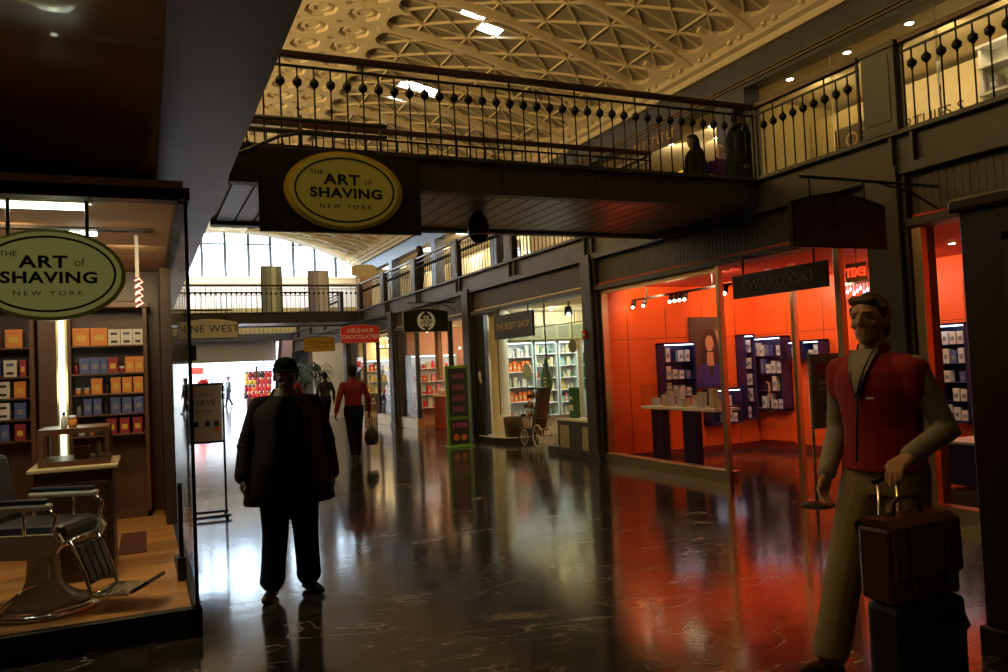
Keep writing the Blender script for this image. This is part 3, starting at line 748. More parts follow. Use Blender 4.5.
# lit exit sign seen from behind
t = thing('exit_sign', 'small lit red EXIT sign hanging inside the orange shop, seen from behind', 'sign', (7.5, 6.7, 2.60))
b = MB(); b.box(7.49, 7.52, 6.55, 6.85, 2.385, 2.60, bev=0.004); b.build('frame', m_brass, t)
b = MB(); b.cyl((7.505, 6.7, 2.6), (7.505, 6.7, 2.8), 0.008); b.build('hanger_rod', m_brass, t)
text('lettering', 'EXIT', 0.14, (7.484, 6.70, 2.49), SIDE, mat('neon_red', (1, 0.05, 0.02), 0.5, emit=(1.0, 0.035, 0.01), es=3.0), t, bold=0.004, mirror=True)
# pole sign on the upper gallery and banner displays
t = thing('pole_sign', 'tan signboard on a peach pillar on the far right upper gallery', 'sign', (7.4, 28.0, FZ))
b = MB(); b.box(7.1, 7.55, 27.9, 28.2, FZ, 5.02, bev=0.02); b.build('pillar', mat('peach_paint', (0.75, 0.48, 0.30), 0.6), t)
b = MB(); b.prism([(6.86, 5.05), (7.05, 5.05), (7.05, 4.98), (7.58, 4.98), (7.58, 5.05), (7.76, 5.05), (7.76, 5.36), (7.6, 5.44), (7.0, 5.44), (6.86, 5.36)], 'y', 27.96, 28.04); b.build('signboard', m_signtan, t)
def banner(label, x0, x1, Y, z0, z1, cols):
    t = thing('banner_display', label, 'banner', ((x0+x1)/2, Y, z0))
    b = MB(); 
    for x in (x0, x1): b.box(x-0.02, x+0.02, Y-0.02, Y+0.02, z0, z1)
    b.box(x0, x1, Y-0.02, Y+0.02, z1-0.03, z1+0.01); b.box(x0-0.06, x1+0.06, Y-0.15, Y+0.15, z0, z0+0.03); b.build('frame', m_chrome, t)
    b = MB(); n = len(cols)
    for i in range(n):
        b.mi = i; xa = x0+0.02+(x1-x0-0.04)*i/n; xb = x0+0.02+(x1-x0-0.04)*(i+1)/n; b.box(xa, xb, Y-0.012, Y+0.0, z0+0.06, z1-0.03)
    b.build('printed_panel', [mat('banner_col_%d_%d_%d' % tuple(int(c*99) for c in q), q, 0.5) for q in cols], t)
banner('tall standing banner in green and dark blue on the distant footbridge', 3.78, 4.46, 28.2, FZ, 5.38, [(0.26, 0.34, 0.38), (0.40, 0.50, 0.46), (0.85, 0.92, 0.90), (0.32, 0.44, 0.34)])
banner('tall standing banner in pale violet on the distant footbridge', 5.36, 6.06, 28.2, FZ, 5.24, [(0.45, 0.42, 0.66), (0.60, 0.58, 0.80), (0.92, 0.95, 0.98), (0.85, 0.85, 0.92)])

# ---- free standing boards on the floor
t = thing('sign_stand', 'thin framed floor stand with a cream SHAVE poster beside the barber shop glass', 'sign stand', (0.66, 10.0, 0))
b = MB()
for x in (0.46, 0.86): b.box(x-0.012, x+0.012, 9.99, 10.014, 0, 1.56)
b.box(0.46, 0.86, 9.99, 10.014, 1.535, 1.56); b.box(0.46, 0.86, 9.99, 10.014, 0.86, 0.885); b.build('frame', m_blackm, t)
b = MB(); b.box(0.42, 0.90, 9.80, 9.83, 0.02, 0.05); b.box(0.42, 0.90, 10.17, 10.20, 0.02, 0.05); b.box(0.45, 0.47, 9.8, 10.2, 0.0, 0.03); b.box(0.85, 0.87, 9.8, 10.2, 0, 0.03); b.build('foot', m_blackm, t)
b = MB(); b.box(0.475, 0.845, 9.995, 10.01, 0.885, 1.535); b.build('poster', mat('poster_cream', (0.62, 0.54, 0.42), 0.6), t)
for s_, z, q in (('THE PERFECT', 1.42, 0.045), ('SHAVE', 1.33, 0.10), ('NEW YORK', 1.23, 0.04)): text('lettering', s_, q, (0.63, 9.99, z), FRONT, m_greyblk, t)
for x in (0.56, 0.68, 0.78):
    b = MB(); b.cyl((x, 9.985, 1.06), (x, 9.985, 1.12), 0.03, 0.02); b.build('printed_jar', m_greyblk, t)
b = MB(); b.box(0.76, 0.81, 9.985, 9.995, 0.99, 1.07); b.build('printed_label', mat('print_orange', (0.7, 0.25, 0.04), 0.5), t)

t = thing('sign_stand', 'grey poster board on a brass pole with a black base before the orange shop entrance', 'sign stand', (6.40, 6.40, 0))
b = MB(); b.lathe((6.40, 6.40, 0), [(0.17, 0), (0.17, 0.015), (0.06, 0.03), (0.02, 0.05)], 24); b.build('base', m_black, t)
b = MB(); b.cyl((6.40, 6.40, 0.03), (6.40, 6.40, 1.60), 0.016); b.build('pole', m_brass, t)
b = MB(); b.box(6.36, 6.92, 6.34, 6.38, 0.80, 1.58, bev=0.004); b.build('board', mat('board_brown', (0.16, 0.13, 0.11), 0.6), t)
b = MB(); b.box(6.42, 6.86, 6.332, 6.34, 1.36, 1.50); b.build('printed_band', mat('band_red', (0.30, 0.05, 0.04), 0.6), t)
b = MB(); b.box(6.44, 6.84, 6.332, 6.34, 1.26, 1.30); b.box(6.44, 6.7, 6.332, 6.34, 1.20, 1.23); b.build('printed_lines', mat('line_grey', (0.35, 0.32, 0.30), 0.6), t)
b = MB(); b.tube([(6.52, 6.335, 1.0), (6.60, 6.335, 1.1), (6.66, 6.335, 1.05), (6.74, 6.335, 1.14)], [0.03, 0.05, 0.04, 0.02]); b.build('printed_figure', m_black, t)

t = thing('poster_board', 'bright green framed standing board with dark posters before the rose shop', 'poster board', (5.87, 15.4, 0))
m_lime = mat('lime_green', (0.13, 0.32, 0.02), 0.4)
b = MB(); b.box(5.62, 6.12, 15.38, 15.46, 0.0, 1.66, bev=0.008); b.build('frame', m_lime, t)
b = MB(); b.box(5.67, 6.07, 15.372, 15.382, 0.62, 1.60); b.build('upper_poster', mat('poster_dark', (0.03, 0.035, 0.03), 0.5), t)
b = MB(); b.box(5.67, 6.07, 15.372, 15.382, 0.06, 0.56); b.build('lower_poster', mat('poster_dark2', (0.04, 0.03, 0.03), 0.5), t)
b = MB()
for i, (z, c) in enumerate(((1.45, 0), (1.22, 1), (1.0, 0), (0.78, 0))): b.box(5.74, 6.0, 15.366, 15.373, z-0.06, z+0.05)
b.build('printed_products', mat('print_plum', (0.22, 0.05, 0.09), 0.5), t)
text('lettering', '3 FOR', 0.12, (5.87, 15.368, 0.44), FRONT, mat('print_pink', (0.6, 0.05, 0.18), 0.5), t, bold=0.004)
b = MB(); b.cyl((5.79, 15.373, 0.2), (5.79, 15.366, 0.2), 0.07); b.cyl((5.96, 15.373, 0.19), (5.96, 15.366, 0.19), 0.06); b.build('printed_fruit', mat('print_orange2', (0.6, 0.17, 0.02), 0.5), t)
b = MB(); b.box(5.60, 6.14, 15.25, 15.6, 0.0, 0.03, bev=0.01); b.build('base', m_lime, t)

# ================================================================== BARBER SHOP (left foreground)
GX = 0.29
b = MB(); b.box(-10, GX, 5.55, 10.1, 0.0, 0.15); struct(b.build('floor_shop', planks('honey_floorboards', (0.40, 0.17, 0.04), (0.66, 0.33, 0.10), 0.085, 1.4, 0.28, 0.0)))
b = MB(); b.box(-10, GX+0.02, 5.50, 5.58, 0, 0.165, bev=0.004); b.box(GX-0.04, GX+0.02, 5.50, 10.1, 0, 0.165, bev=0.004); struct(b.build('baseboard_left', m_black))
b = MB(); b.box(-10, GX+0.02, 5.52, 5.66, 2.76, 2.84, bev=0.004); b.box(GX-0.05, GX+0.02, 5.5, 10.1, 2.76, 2.84); struct(b.build('trim_10', m_black))
b = MB(); b.box(-10, 0.12, 7.15, 7.25, 2.84, SZ); struct(b.build('wall_left_header', m_black))
b = MB(); b.box(-10, 0.28, 5.66, 10.1, 2.86, 2.92); struct(b.build('ceiling_shop_left', mat('shop_ceiling_tan', (0.55, 0.36, 0.22), 0.7)))
b = MB(); b.box(-10, GX-0.04, 5.56, 5.572, 0.16, 2.77); struct(b.build('window_6', m_glass))
b = MB(); b.box(GX-0.012, GX, 5.58, 8.9, 0.16, 2.77); struct(b.build('window_7', m_glass))
b = MB(); b.box(GX-0.016, GX+0.006, 5.555, 5.58, 0.16, 2.77); struct(b.build('trim_11', m_blackm))
b = MB(); b.box(GX-0.1, GX, 8.9, 10.1, 0.15, 2.77); struct(b.build('wall_left', mat('dark_brown_wall', (0.03, 0.018, 0.012), 0.4)))
b = MB(); b.box(-4.2, GX, 10.0, 10.1, 0.15, 2.86); struct(b.build('wall_shop_left', m_woodd))
b = MB(); b.box(-4.3, -4.2, 5.66, 10.1, 0.15, 2.86); struct(b.build('wall_shop_left', m_woodd))
# small black door closer post at the side glass
b = MB(); b.box(0.20, 0.26, 6.35, 6.42, 0.15, 0.32, bev=0.005); b.box(0.215, 0.245, 6.37, 6.40, 0.32, 0.85); b.box(0.20, 0.25, 6.40, 7.1, 0.15, 0.20)
tag(b.build('stanchion', m_black), 'short black floor stanchion inside the barber shop side glass', 'stanchion')
# display cabinets on the rear wall
def cabinet(label, x0, x1, y, z0, z1, shelves, depth=0.35, m=m_woodd, name='display_cabinet'):
    t = thing(name, label, 'cabinet', ((x0+x1)/2, y, z0))
    b = MB(); b.box(x0, x0+0.04, y-depth, y, z0, z1); b.box(x1-0.04, x1, y-depth, y, z0, z1); b.box(x0, x1, y-0.02, y, z0, z1); b.box(x0-0.03, x1+0.03, y-depth-0.03, y, z1, z1+0.07, bev=0.01)
    b.box(x0, x1, y-depth, y, z0, z0+0.06)
    b.build('carcass', m, t)
    for z in shelves:
        b = MB(); b.box(x0+0.04, x1-0.04, y-depth+0.01, y-0.02, z-0.02, z, bev=0.003); b.build('shelf', m, t)
    return t
SH = [2.02, 1.72, 1.50, 1.28, 1.06]
cabinet('tall dark wood shelving with boxed goods behind the lit tube, barber shop rear right', -0.72, 0.06, 9.98, 0.15, 2.42, SH, m=m_woodm)
cabinet('tall dark wood shelving with boxed goods at the left picture edge, barber shop rear', -2.0, -1.02, 9.98, 0.15, 2.42, SH, m=m_woodm)
t = thing('wood_pillar', 'fluted dark wood pillar between the two barber shop shelving units', 'pillar', (-0.87, 9.9, 0.15))
b = MB(); b.box(-1.0, -0.74, 9.75, 9.98, 0.15, 2.6, bev=0.01); b.build('shaft', m_woodm, t)
b = MB(); b.box(-1.02, -0.72, 9.72, 9.98, 2.45, 2.6, bev=0.02); b.build('capital', m_woodm, t)
# goods
PAL = {'amber': (0.62, 0.22, 0.03), 'blue': (0.07, 0.10, 0.30), 'white': (0.62, 0.60, 0.55), 'crimson': (0.28, 0.02, 0.03), 'yellow': (0.60, 0.40, 0.05), 'black': (0.02, 0.02, 0.02), 'grey': (0.2, 0.2, 0.22),
       'green': (0.03, 0.18, 0.06), 'cream': (0.62, 0.55, 0.34), 'orange': (0.85, 0.18, 0.02), 'silver': (0.6, 0.65, 0.72), 'pink': (0.6, 0.15, 0.2), 'brown': (0.12, 0.05, 0.02), 'red': (0.6, 0.03, 0.02), 'teal': (0.25, 0.5, 0.45)}
def gm(c, em=0): return mat('goods_'+c, PAL[c], 0.4, noise=0.05)
gcount = {}
ORD = ['first', 'second', 'third', 'fourth', 'fifth', 'sixth', 'seventh', 'eighth', 'ninth', 'tenth', 'eleventh', 'twelfth', 'thirteenth', 'fourteenth', 'fifteenth', 'sixteenth', 'seventeenth', 'eighteenth', 'nineteenth', 'twentieth']
def carton(x, y, z, w_, d_, h, c, label, group, band='white', axis='x'):
    b = MB()
    if axis == 'y': w_, d_ = d_, w_
    b.box(x-w_/2, x+w_/2, y-d_/2, y+d_/2, z, z+h*0.80, bev=min(w_, h)*0.03)
    b.box(x-w_/2-0.002, x+w_/2+0.002, y-d_/2-0.002, y+d_/2+0.002, z+h*0.80, z+h, bev=min(w_, h)*0.03)
    b.mi = 1
    if axis == 'x': b.box(x-w_*0.28, x+w_*0.28, y-d_/2-0.004, y-d_/2, z+h*0.28, z+h*0.6)
    else: b.box(x-w_/2-0.004, x-w_/2, y-d_*0.28, y+d_*0.28, z+h*0.28, z+h*0.6)
    o = b.build('carton', [gm(c), gm(band)]); origin_to(o, (x, y, z)); return tag(o, label, 'box', group)
def bottle(x, y, z, r, h, c, label, group, cap='black'):
    b = MB(); b.lathe((x, y, z), [(r*.9, 0), (r, h*.04), (r, h*.62), (r*.45, h*.76), (r*.4, h*.8)], 12); b.mi = 1
    b.lathe((x, y, z), [(r*.5, h*.8), (r*.5, h*.98), (r*.4, h)], 12)
    o = b.build('bottle', [gm(c), gm(cap)]); origin_to(o, (x, y, z)); return tag(o, label, 'bottle', group)
def jar(x, y, z, r, h, c, label, group, cap='silver'):
    b = MB(); b.lathe((x, y, z), [(r*.85, 0), (r, h*.1), (r, h*.65), (r*.85, h*.7)], 12); b.mi = 1
    b.lathe((x, y, z), [(r*.95, h*.7), (r*.95, h*.95), (r*.8, h)], 12)
    o = b.build('jar', [gm(c), gm(cap)]); origin_to(o, (x, y, z)); return tag(o, label, 'jar', group)
def bag(x, y, z, w_, d_, h, c, label, group):
    b = MB(); b.prism([(x-w_/2, z), (x+w_/2, z), (x+w_*.46, z+h*.75), (x+w_*.40, z+h*.78), (x-w_*.40, z+h*.78), (x-w_*.46, z+h*.75)], 'y', y-d_/2, y+d_/2)
    b.mi = 1; b.tube([(x-w_*.2, y-d_*.4, z+h*.76), (x-w_*.15, y-d_*.4, z+h*.97), (x, y-d_*.4, z+h), (x+w_*.15, y-d_*.4, z+h*.97), (x+w_*.2, y-d_*.4, z+h*.76)], 0.004, 5)
    o = b.build('gift_bag', [gm(c), gm('white')]); origin_to(o, (x, y, z)); return tag(o, label, 'bag', group)
yS = 9.74
ZTOP = 2.02
rowsR = [(2.02, [('amber', 'c', .17), ('amber', 'c', .17), ('white', 's', .12), ('white', 's', .12), ('white', 's', .1)]),
         (1.72, [('crimson', 'b', .06), ('blue', 'c', .1), ('blue', 'c', .1), ('blue', 'c', .07), ('crimson', 'c', .1), ('crimson', 'j', .07), ('amber', 'c', .09), ('amber', 'c', .09)]),
         (1.50, [('amber', 'j', .07), ('amber', 'j', .07), ('amber', 'c', .11), ('black', 'b', .06), ('amber', 'c', .1), ('amber', 'c', .1), ('amber', 'c', .1)]),
         (1.28, [('grey', 'b', .07), ('blue', 'c', .08), ('blue', 'c', .08), ('black', 'b', .06), ('blue', 'c', .1), ('blue', 'c', .1), ('blue', 'c', .1)]),
         (1.06, [('white', 'j', .08), ('amber', 'j', .06), ('black', 'b', .06), ('crimson', 'c', .1), ('crimson', 'c', .1), ('crimson', 'c', .1)])]
rowsL = [(2.02, [('blue', 'c', .15), ('blue', 'c', .15), ('amber', 'c', .16), ('amber', 'c', .16)]),
         (1.72, [('white', 's', .12), ('amber', 'c', .09), ('yellow', 'c', .1), ('white', 's', .12), ('blue', 'c', .07), ('white', 's', .12), ('crimson', 'c', .06)]),
         (1.50, [('white', 's', .12), ('amber', 'c', .09), ('yellow', 'j', .08), ('amber', 'c', .12), ('white', 's', .13), ('amber', 'c', .11)]),
         (1.28, [('white', 's', .11), ('black', 'c', .09), ('white', 's', .12), ('blue', 'c', .09), ('white', 's', .12), ('blue', 'c', .11)]),
         (1.06, [('blue', 'c', .10), ('white', 'j', .07), ('crimson', 'c', .1), ('white', 's', .12), ('blue', 'c', .08), ('crimson', 'c', .1)])]
SN = ['top', 'second', 'third', 'fourth', 'lowest']
for rows, xa, xb, nm in ((rowsR, -0.67, 0.02, 'rear right'), (rowsL, -1.95, -1.07, 'far left')):
    for ri, (z, items) in enumerate(rows):
        tot = sum(q[2] for q in items); gap = (xb-xa-tot)/(len(items)+1); x = xa+gap
        for k, (c, ty, w_) in enumerate(items):
            cx = x+w_/2; x += w_+gap
            g = f'goods on the {nm} barber shop shelving'
            pos = f'{ORD[k]} from left, {SN[ri]} shelf, {nm} barber shelving'
            hh = 0.19 if ri == 0 else 0.17
            if ty == 'c': carton(cx, yS, z, w_*0.96, 0.14, hh, c, f'{c} carton, {pos}', g, band='yellow' if c in ('amber', 'crimson') else 'grey')
            elif ty == 's':
                carton(cx, yS, z, w_*0.96, 0.14, 0.085, c, f'lower white box of a pair, {pos}', g, band='black')
                carton(cx, yS, z+0.087, w_*0.96, 0.14, 0.085, c, f'upper white box of a pair, {pos}', g, band='blue' if k % 2 else 'black')
            elif ty == 'b': bottle(cx, yS, z, w_*0.32, 0.13, c, f'{c} bottle, {pos}', g)
            else: jar(cx, yS, z, w_*0.42, 0.07, c, f'{c} jar, {pos}', g)
# lights of the barber shop
t = thing('light_fixture', 'bright white fluorescent tube along the top of the barber shop window', 'light', (-0.7, 5.9, 2.76))
b = MB(); b.cyl((-1.6, 5.95, 2.775), (-0.30, 5.95, 2.775), 0.018); b.build('tube', mat('tube_bright', (1, 1, 1), 0.5, emit=(0.95, 1.0, 0.85), es=9), t)
b = MB(); b.box(-1.65, -0.27, 5.92, 5.98, 2.80, 2.86, bev=0.004); b.build('housing', m_white, t)
t = thing('light_fixture', 'short white tube light hanging below the barber shop ceiling', 'light', (-0.42, 7.2, 2.86))
b = MB(); b.box(-0.50, -0.30, 7.18, 7.24, 2.80, 2.83, bev=0.004); b.build('tube', m_tubew, t)
b = MB(); b.cyl((-0.40, 7.21, 2.83), (-0.40, 7.21, 2.86), 0.02); b.build('stem', m_white, t)
t = thing('light_fixture', 'tall vertical strip light rising beside the showcase in the barber shop', 'light', (-0.63, 8.0, 0.95))
b = MB(); b.box(-0.66, -0.615, 8.0, 8.03, 0.9, 2.86); b.build('tube', mat('strip_green_white', (1, 1, 1), 0.5, emit=(0.88, 1.0, 0.70), es=2.0), t)
b = MB(); b.box(-0.68, -0.595, 8.03, 8.06, 0.9, 2.86); b.build('housing', m_brass, t)
point('strip_glow', (-0.62, 7.85, 1.6), 4, (0.9, 1.0, 0.75), 0.2)
t = thing('neon_sign', 'small vertical pink neon sign hanging from a white track in the barber shop', 'neon sign', (0.0, 7.5, 2.5))
b = MB(); b.box(-0.03, 0.0, 7.49, 7.53, 2.50, 2.86); b.build('track', m_white, t)
b = MB(); m_neon = mat('neon_pink', (1, 0.3, 0.3), 0.5, emit=(1.0, 0.22, 0.16), es=6)
for i in range(4):
    z = 2.47-i*0.06; b.tube([(-0.035, 7.5, z), (0.0, 7.5, z+0.02), (0.025, 7.5, z-0.01), (-0.01, 7.5, z-0.03), (-0.03, 7.5, z-0.045)], 0.006, 6)
b.build('neon_tubing', m_neon, t)
# counter with glass showcase
t = thing('counter', 'dark wood counter with cream top and glass showcase in the barber shop', 'counter', (-0.47, 7.1, 0.15))
b = MB(); b.box(-0.74, -0.22, 6.78, 7.5, 0.15, 0.97, bev=0.006)
for x0, x1 in ((-0.70, -0.50), (-0.46, -0.26)): b.box(x0, x1, 6.77, 6.79, 0.25, 0.88, bev=0.006)
b.build('body', m_woodd, t)
b = MB(); b.box(-0.78, -0.18, 6.74, 7.54, 0.97, 1.0, bev=0.008); b.build('countertop', mat('cream_top', (0.55, 0.45, 0.25), 0.3), t)
b = MB(); b.box(-0.72, -0.24, 6.86, 7.46, 1.0, 1.04); b.box(-0.72, -0.24, 6.86, 7.46, 1.24, 1.28)
for x in (-0.72, -0.27):
    for y in (6.86, 7.43): b.box(x, x+0.03, y, y+0.03, 1.04, 1.24)
b.build('showcase_frame', m_woodm, t)
b = MB(); b.box(-0.70, -0.26, 6.865, 6.87, 1.04, 1.24); b.build('showcase_pane', m_glass, t)
carton(-0.44, 7.1, 1.04, 0.11, 0.09, 0.09, 'amber', 'amber carton inside the glass showcase on the barber counter', None, band='yellow')
bottle(-0.33, 7.1, 1.04, 0.022, 0.15, 'cream', 'pale bottle inside the glass showcase on the barber shop counter', None)
bottle(-0.56, 7.1, 1.28, 0.022, 0.12, 'white', 'white bottle on top of the glass showcase, left of the pair', None)
jar(-0.50, 7.1, 1.28, 0.03, 0.09, 'amber', 'amber jar on top of the glass showcase beside a white bottle', None)
b = MB(); b.box(-0.22, 0.0, 7.62, 8.65, 0.15, 0.158, bev=0.002); o = b.build('door_mat', mat('mat_brown', (0.10, 0.03, 0.015), 0.9)); tag(o, 'dark brown mat on the honey wood floor of the barber shop', 'mat')

# barber chair (local frame: sitter faces +X)
t = thing('barber_chair', 'vintage barber chair with cream enamel base, black seat and chrome footrest in the shop window', 'barber chair', (-0.62, 6.12, 0.15), math.radians(-24))
def PB(nm, fn, m, par=None):
    b = MB(); fn(b); return b.build(nm, m, par or t, local=True)
PB('base', lambda b: b.lathe((0, 0, 0), [(0.33, 0), (0.34, 0.02), (0.33, 0.035), (0.28, 0.05)], 36), m_chrome)
PB('pedestal', lambda b: (b.lathe((0, 0, 0), [(0.27, 0.05), (0.20, 0.085), (0.125, 0.14), (0.105, 0.20), (0.10, 0.28), (0.09, 0.36)], 32)), m_enamel)
PB('piston', lambda b: b.cyl((0, 0, 0.34), (0, 0, 0.44), 0.05), m_chrome)
for s_ in (-1, 1):
    PB('side_panel', lambda b: b.prism([(-0.28, 0.42), (-0.24, 0.38), (0.12, 0.38), (0.24, 0.41), (0.28, 0.48), (0.25, 0.53), (-0.28, 0.53)], 'y', s_*0.27-0.02, s_*0.27+0.02), m_enamel)
    arm = PB('armrest', lambda b: b.box(-0.25, 0.22, s_*0.29-0.035, s_*0.29+0.035, 0.685, 0.725, bev=0.015), m_enamel)
    PB('arm_pad', lambda b: b.box(-0.24, 0.20, s_*0.29-0.028, s_*0.29+0.028, 0.725, 0.755, bev=0.012), m_leather)
    PB('arm_support', lambda b: (b.tube([(0.20, s_*0.29, 0.69), (0.25, s_*0.29, 0.64), (0.23, s_*0.29, 0.56), (0.27, s_*0.29, 0.49)], 0.013), b.cyl((0.05, s_*0.29, 0.52), (0.05, s_*0.29, 0.69), 0.010), b.cyl((-0.22, s_*0.29, 0.5), (-0.22, s_*0.29, 0.7), 0.013)), m_chrome)
PB('seat', lambda b: b.box(-0.26, 0.26, -0.235, 0.235, 0.46, 0.58, bev=0.045), m_leather)
PB('seat_frame', lambda b: b.box(-0.25, 0.24, -0.24, 0.24, 0.43, 0.47, bev=0.01), m_chrome)
RB = Matrix.Rotation(math.radians(-14), 3, 'Y')
PB('backrest', lambda b: b.box(-0.34, -0.24, -0.22, 0.22, 0.56, 1.02, bev=0.04, rot=RB, piv=(-0.28, 0, 0.56)), m_leather)
PB('headrest', lambda b: b.box(-0.40, -0.33, -0.12, 0.12, 1.06, 1.18, bev=0.03), m_leather)
PB('headrest_bar', lambda b: b.cyl((-0.38, 0, 0.95), (-0.38, 0, 1.1), 0.012), m_chrome)
def legrest(b):
    for s_ in (-1, 1): b.tube([(0.27, s_*0.17, 0.46), (0.36, s_*0.17, 0.24), (0.40, s_*0.17, 0.11), (0.50, s_*0.17, 0.10)], 0.014)
    b.cyl((0.27, -0.17, 0.46), (0.27, 0.17, 0.46), 0.014); b.cyl((0.40, -0.17, 0.11), (0.40, 0.17, 0.11), 0.014)
PB('legrest_frame', legrest, m_chrome)
RL = Matrix.Rotation(math.radians(-20), 3, 'Y')
PB('legrest_pad', lambda b: [b.box(0.28, 0.305, y-0.035, y+0.035, 0.16, 0.42, bev=0.01, rot=RL, piv=(0.28, 0, 0.44)) for y in (-0.12, -0.04, 0.04, 0.12)], m_leather)
PB('footplate', lambda b: (b.box(0.41, 0.62, -0.16, 0.16, 0.095, 0.115, bev=0.008), [b.box(0.44+i*0.035, 0.455+i*0.035, -0.15, 0.15, 0.115, 0.122) for i in range(5)]), m_chrome)
PB('foot_flap', lambda b: b.box(0.63, 0.76, -0.14, 0.14, 0.10, 0.125, bev=0.01, rot=Matrix.Rotation(math.radians(-28), 3, 'Y'), piv=(0.63, 0, 0.1)), m_leather)
PB('pump_lever', lambda b: b.tube([(0.05, -0.1, 0.2), (0.05, -0.34, 0.20), (-0.08, -0.34, 0.08), (-0.08, -0.32, 0.05)], 0.008), m_chrome)

# ================================================================== ORANGE SHOP interior
def grooves(nm, fn): pass
b = MB()
for y in (10.3, 9.5, 8.7, 7.9, 7.1, 6.3, 5.5, 4.7, 3.9): b.box(9.846, 9.852, y-0.004, y+0.004, 0.1, 2.45)
b.box(9.846, 9.852, 3.2, 11.05, 1.94, 1.948); 
for x in (7.2, 7.95, 8.7, 9.4): b.box(x-0.004, x+0.004, 11.044, 11.052, 0.1, 2.45)
b.box(6.9, 9.85, 11.044, 11.052, 1.94, 1.948); b.box(9.82, 9.85, 3.2, 11.05, 0, 0.10); b.box(6.9, 9.85, 11.02, 11.05, 0, 0.10)
struct(b.build('trim_12', mat('groove_dark', (0.20, 0.02, 0.01), 0.5)))
m_lit = mat('case_light', (0.8, 0.85, 1.0), 0.5, emit=(0.75, 0.85, 1.0), es=5.0)
def case_on_wall(label, face, a0, a1, z0, z1, rows, items, seed, dep=0.22, dim=1.0, n_shelf=None, group='white boxed crystal goods in the navy wall cases', doors=False):
    # face 'back' = on x=9.85 wall spanning y, face 'side' = on y=11.05 wall spanning x
    rnd = random.Random(seed)
    side = face == 'side'
    t = thing('wall_case', label, 'display case', ((a0+a1)/2, 11.0, z0) if side else (9.8, (a0+a1)/2, z0))
    def bx(b, p0, p1, d0, d1, q0, q1, **k):
        if side: b.box(p0, p1, 11.04-d1, 11.04-d0, q0, q1, **k)
        else: b.box(9.84-d1, 9.84-d0, p0, p1, q0, q1, **k)
    b = MB(); bx(b, a0, a1, 0, 0.02, z0, z1); bx(b, a0, a0+0.02, 0, dep, z0, z1); bx(b, a1-0.02, a1, 0, dep, z0, z1); bx(b, a0, a1, 0, dep, z0, z0+0.03); bx(b, a0, a1, 0, dep, z1-0.03, z1); b.build('case_box', m_navy, t)
    b = MB(); bx(b, a0+0.03, a1-0.03, dep-0.04, dep-0.02, z1-0.045, z1-0.03); b.build('strip_light', m_lit, t)
    hh = (z1-z0-0.06)/rows
    for r in range(rows):
        zz = z0+0.03+r*hh
        if r: 
            b = MB(); bx(b, a0+0.02, a1-0.02, 0.02, dep-0.03, zz-0.01, zz, bev=0.002); b.build('shelf', m_navy, t)
        n = max(2, int((a1-a0)/0.13))
        for k in range(n):
            if rnd.random() > items: continue
            p = a0+0.06+(a1-a0-0.12)*(k+0.5)/n; hgt = hh*rnd.uniform(0.45, 0.85); ww = 0.085
            c = rnd.choice(['white', 'white', 'silver', 'silver', 'blue'])
            X_, Y_ = (p, 11.04-dep*0.5) if side else (9.84-dep*0.5, p)
            lab = f'{c} boxed crystal, {ORD[k]} along, {ORD[r]} shelf up, {label}'
            carton(X_, Y_, zz, ww, 0.10, hgt, c, lab, group, band='grey', axis='x' if side else 'y')
    return t
case_on_wall('navy case left of the portrait poster', 'side', 7.72, 8.36, 0.95, 1.86, 3, 0.95, 1)
case_on_wall('low navy case under the portrait poster', 'side', 8.62, 9.28, 0.46, 1.06, 2, 0.8, 2)
case_on_wall('narrow navy corner case', 'side', 9.38, 9.62, 0.5, 1.96, 5, 0.9, 3)
case_on_wall('tall navy case behind the entrance', 'back', 10.22, 11.0, 0.66, 1.90, 4, 0.7, 4)
case_on_wall('small square navy case', 'back', 9.88, 10.08, 1.50, 1.80, 1, 0.9, 5)
case_on_wall('small wide navy case', 'back', 9.40, 9.76, 1.50, 1.80, 1, 1.0, 6)
case_on_wall('tall navy case at the right', 'back', 6.95, 7.40, 0.60, 1.90, 5, 0.8, 7)
b = MB()
for y in (10.22, 10.61, 11.0): b.box(9.80, 9.845, y-0.38 if y > 10.5 else y, y, 0.14, 0.60) if y > 10.3 else None
o = tag(b.build('base_cabinet', m_orange), 'orange lacquer base cabinet under the tall navy case', 'cabinet')
b = MB(); 
for y in (10.56, 10.66): b.sphere((9.79, y, 0.40), 0.012)
b.build('knob', m_brass, o)
# portrait poster of a woman
t = thing('portrait_poster', 'tall dark portrait poster of a smiling long haired woman in blue, orange shop wall', 'poster', (8.77, 11.0, 1.1))
b = MB(); b.box(8.39, 9.14, 10.98, 11.03, 1.08, 2.28, bev=0.006); b.build('panel', mat('poster_umber', (0.07, 0.045, 0.03), 0.4), t)
def flat(nm, poly, m, y): b = MB(); b.prism(poly, 'y', y, y+0.003); return b.build(nm, m, t)
m_ps = mat('print_skin', (0.50, 0.24, 0.13), 0.5); m_ph = mat('print_hair', (0.05, 0.02, 0.012), 0.5); m_pb = mat('print_blue', (0.05, 0.03, 0.22), 0.5)
flat('printed_hair', [(8.58, 1.22), (8.95, 1.22), (8.98, 1.6), (8.93, 1.95), (8.84, 2.06), (8.72, 2.06), (8.63, 1.95), (8.60, 1.7)], m_ph, 10.976)
flat('printed_neck', [(8.70, 1.45), (8.85, 1.45), (8.84, 1.68), (8.71, 1.68)], m_ps, 10.974)
flat('printed_face', oval_poly(8.77, 1.83, 0.085, 0.135, 24), m_ps, 10.972)
flat('printed_dress', [(8.46, 1.10), (9.02, 1.10), (8.97, 1.42), (8.86, 1.50), (8.78, 1.22), (8.70, 1.50), (8.56, 1.46), (8.48, 1.3)], m_pb, 10.971)
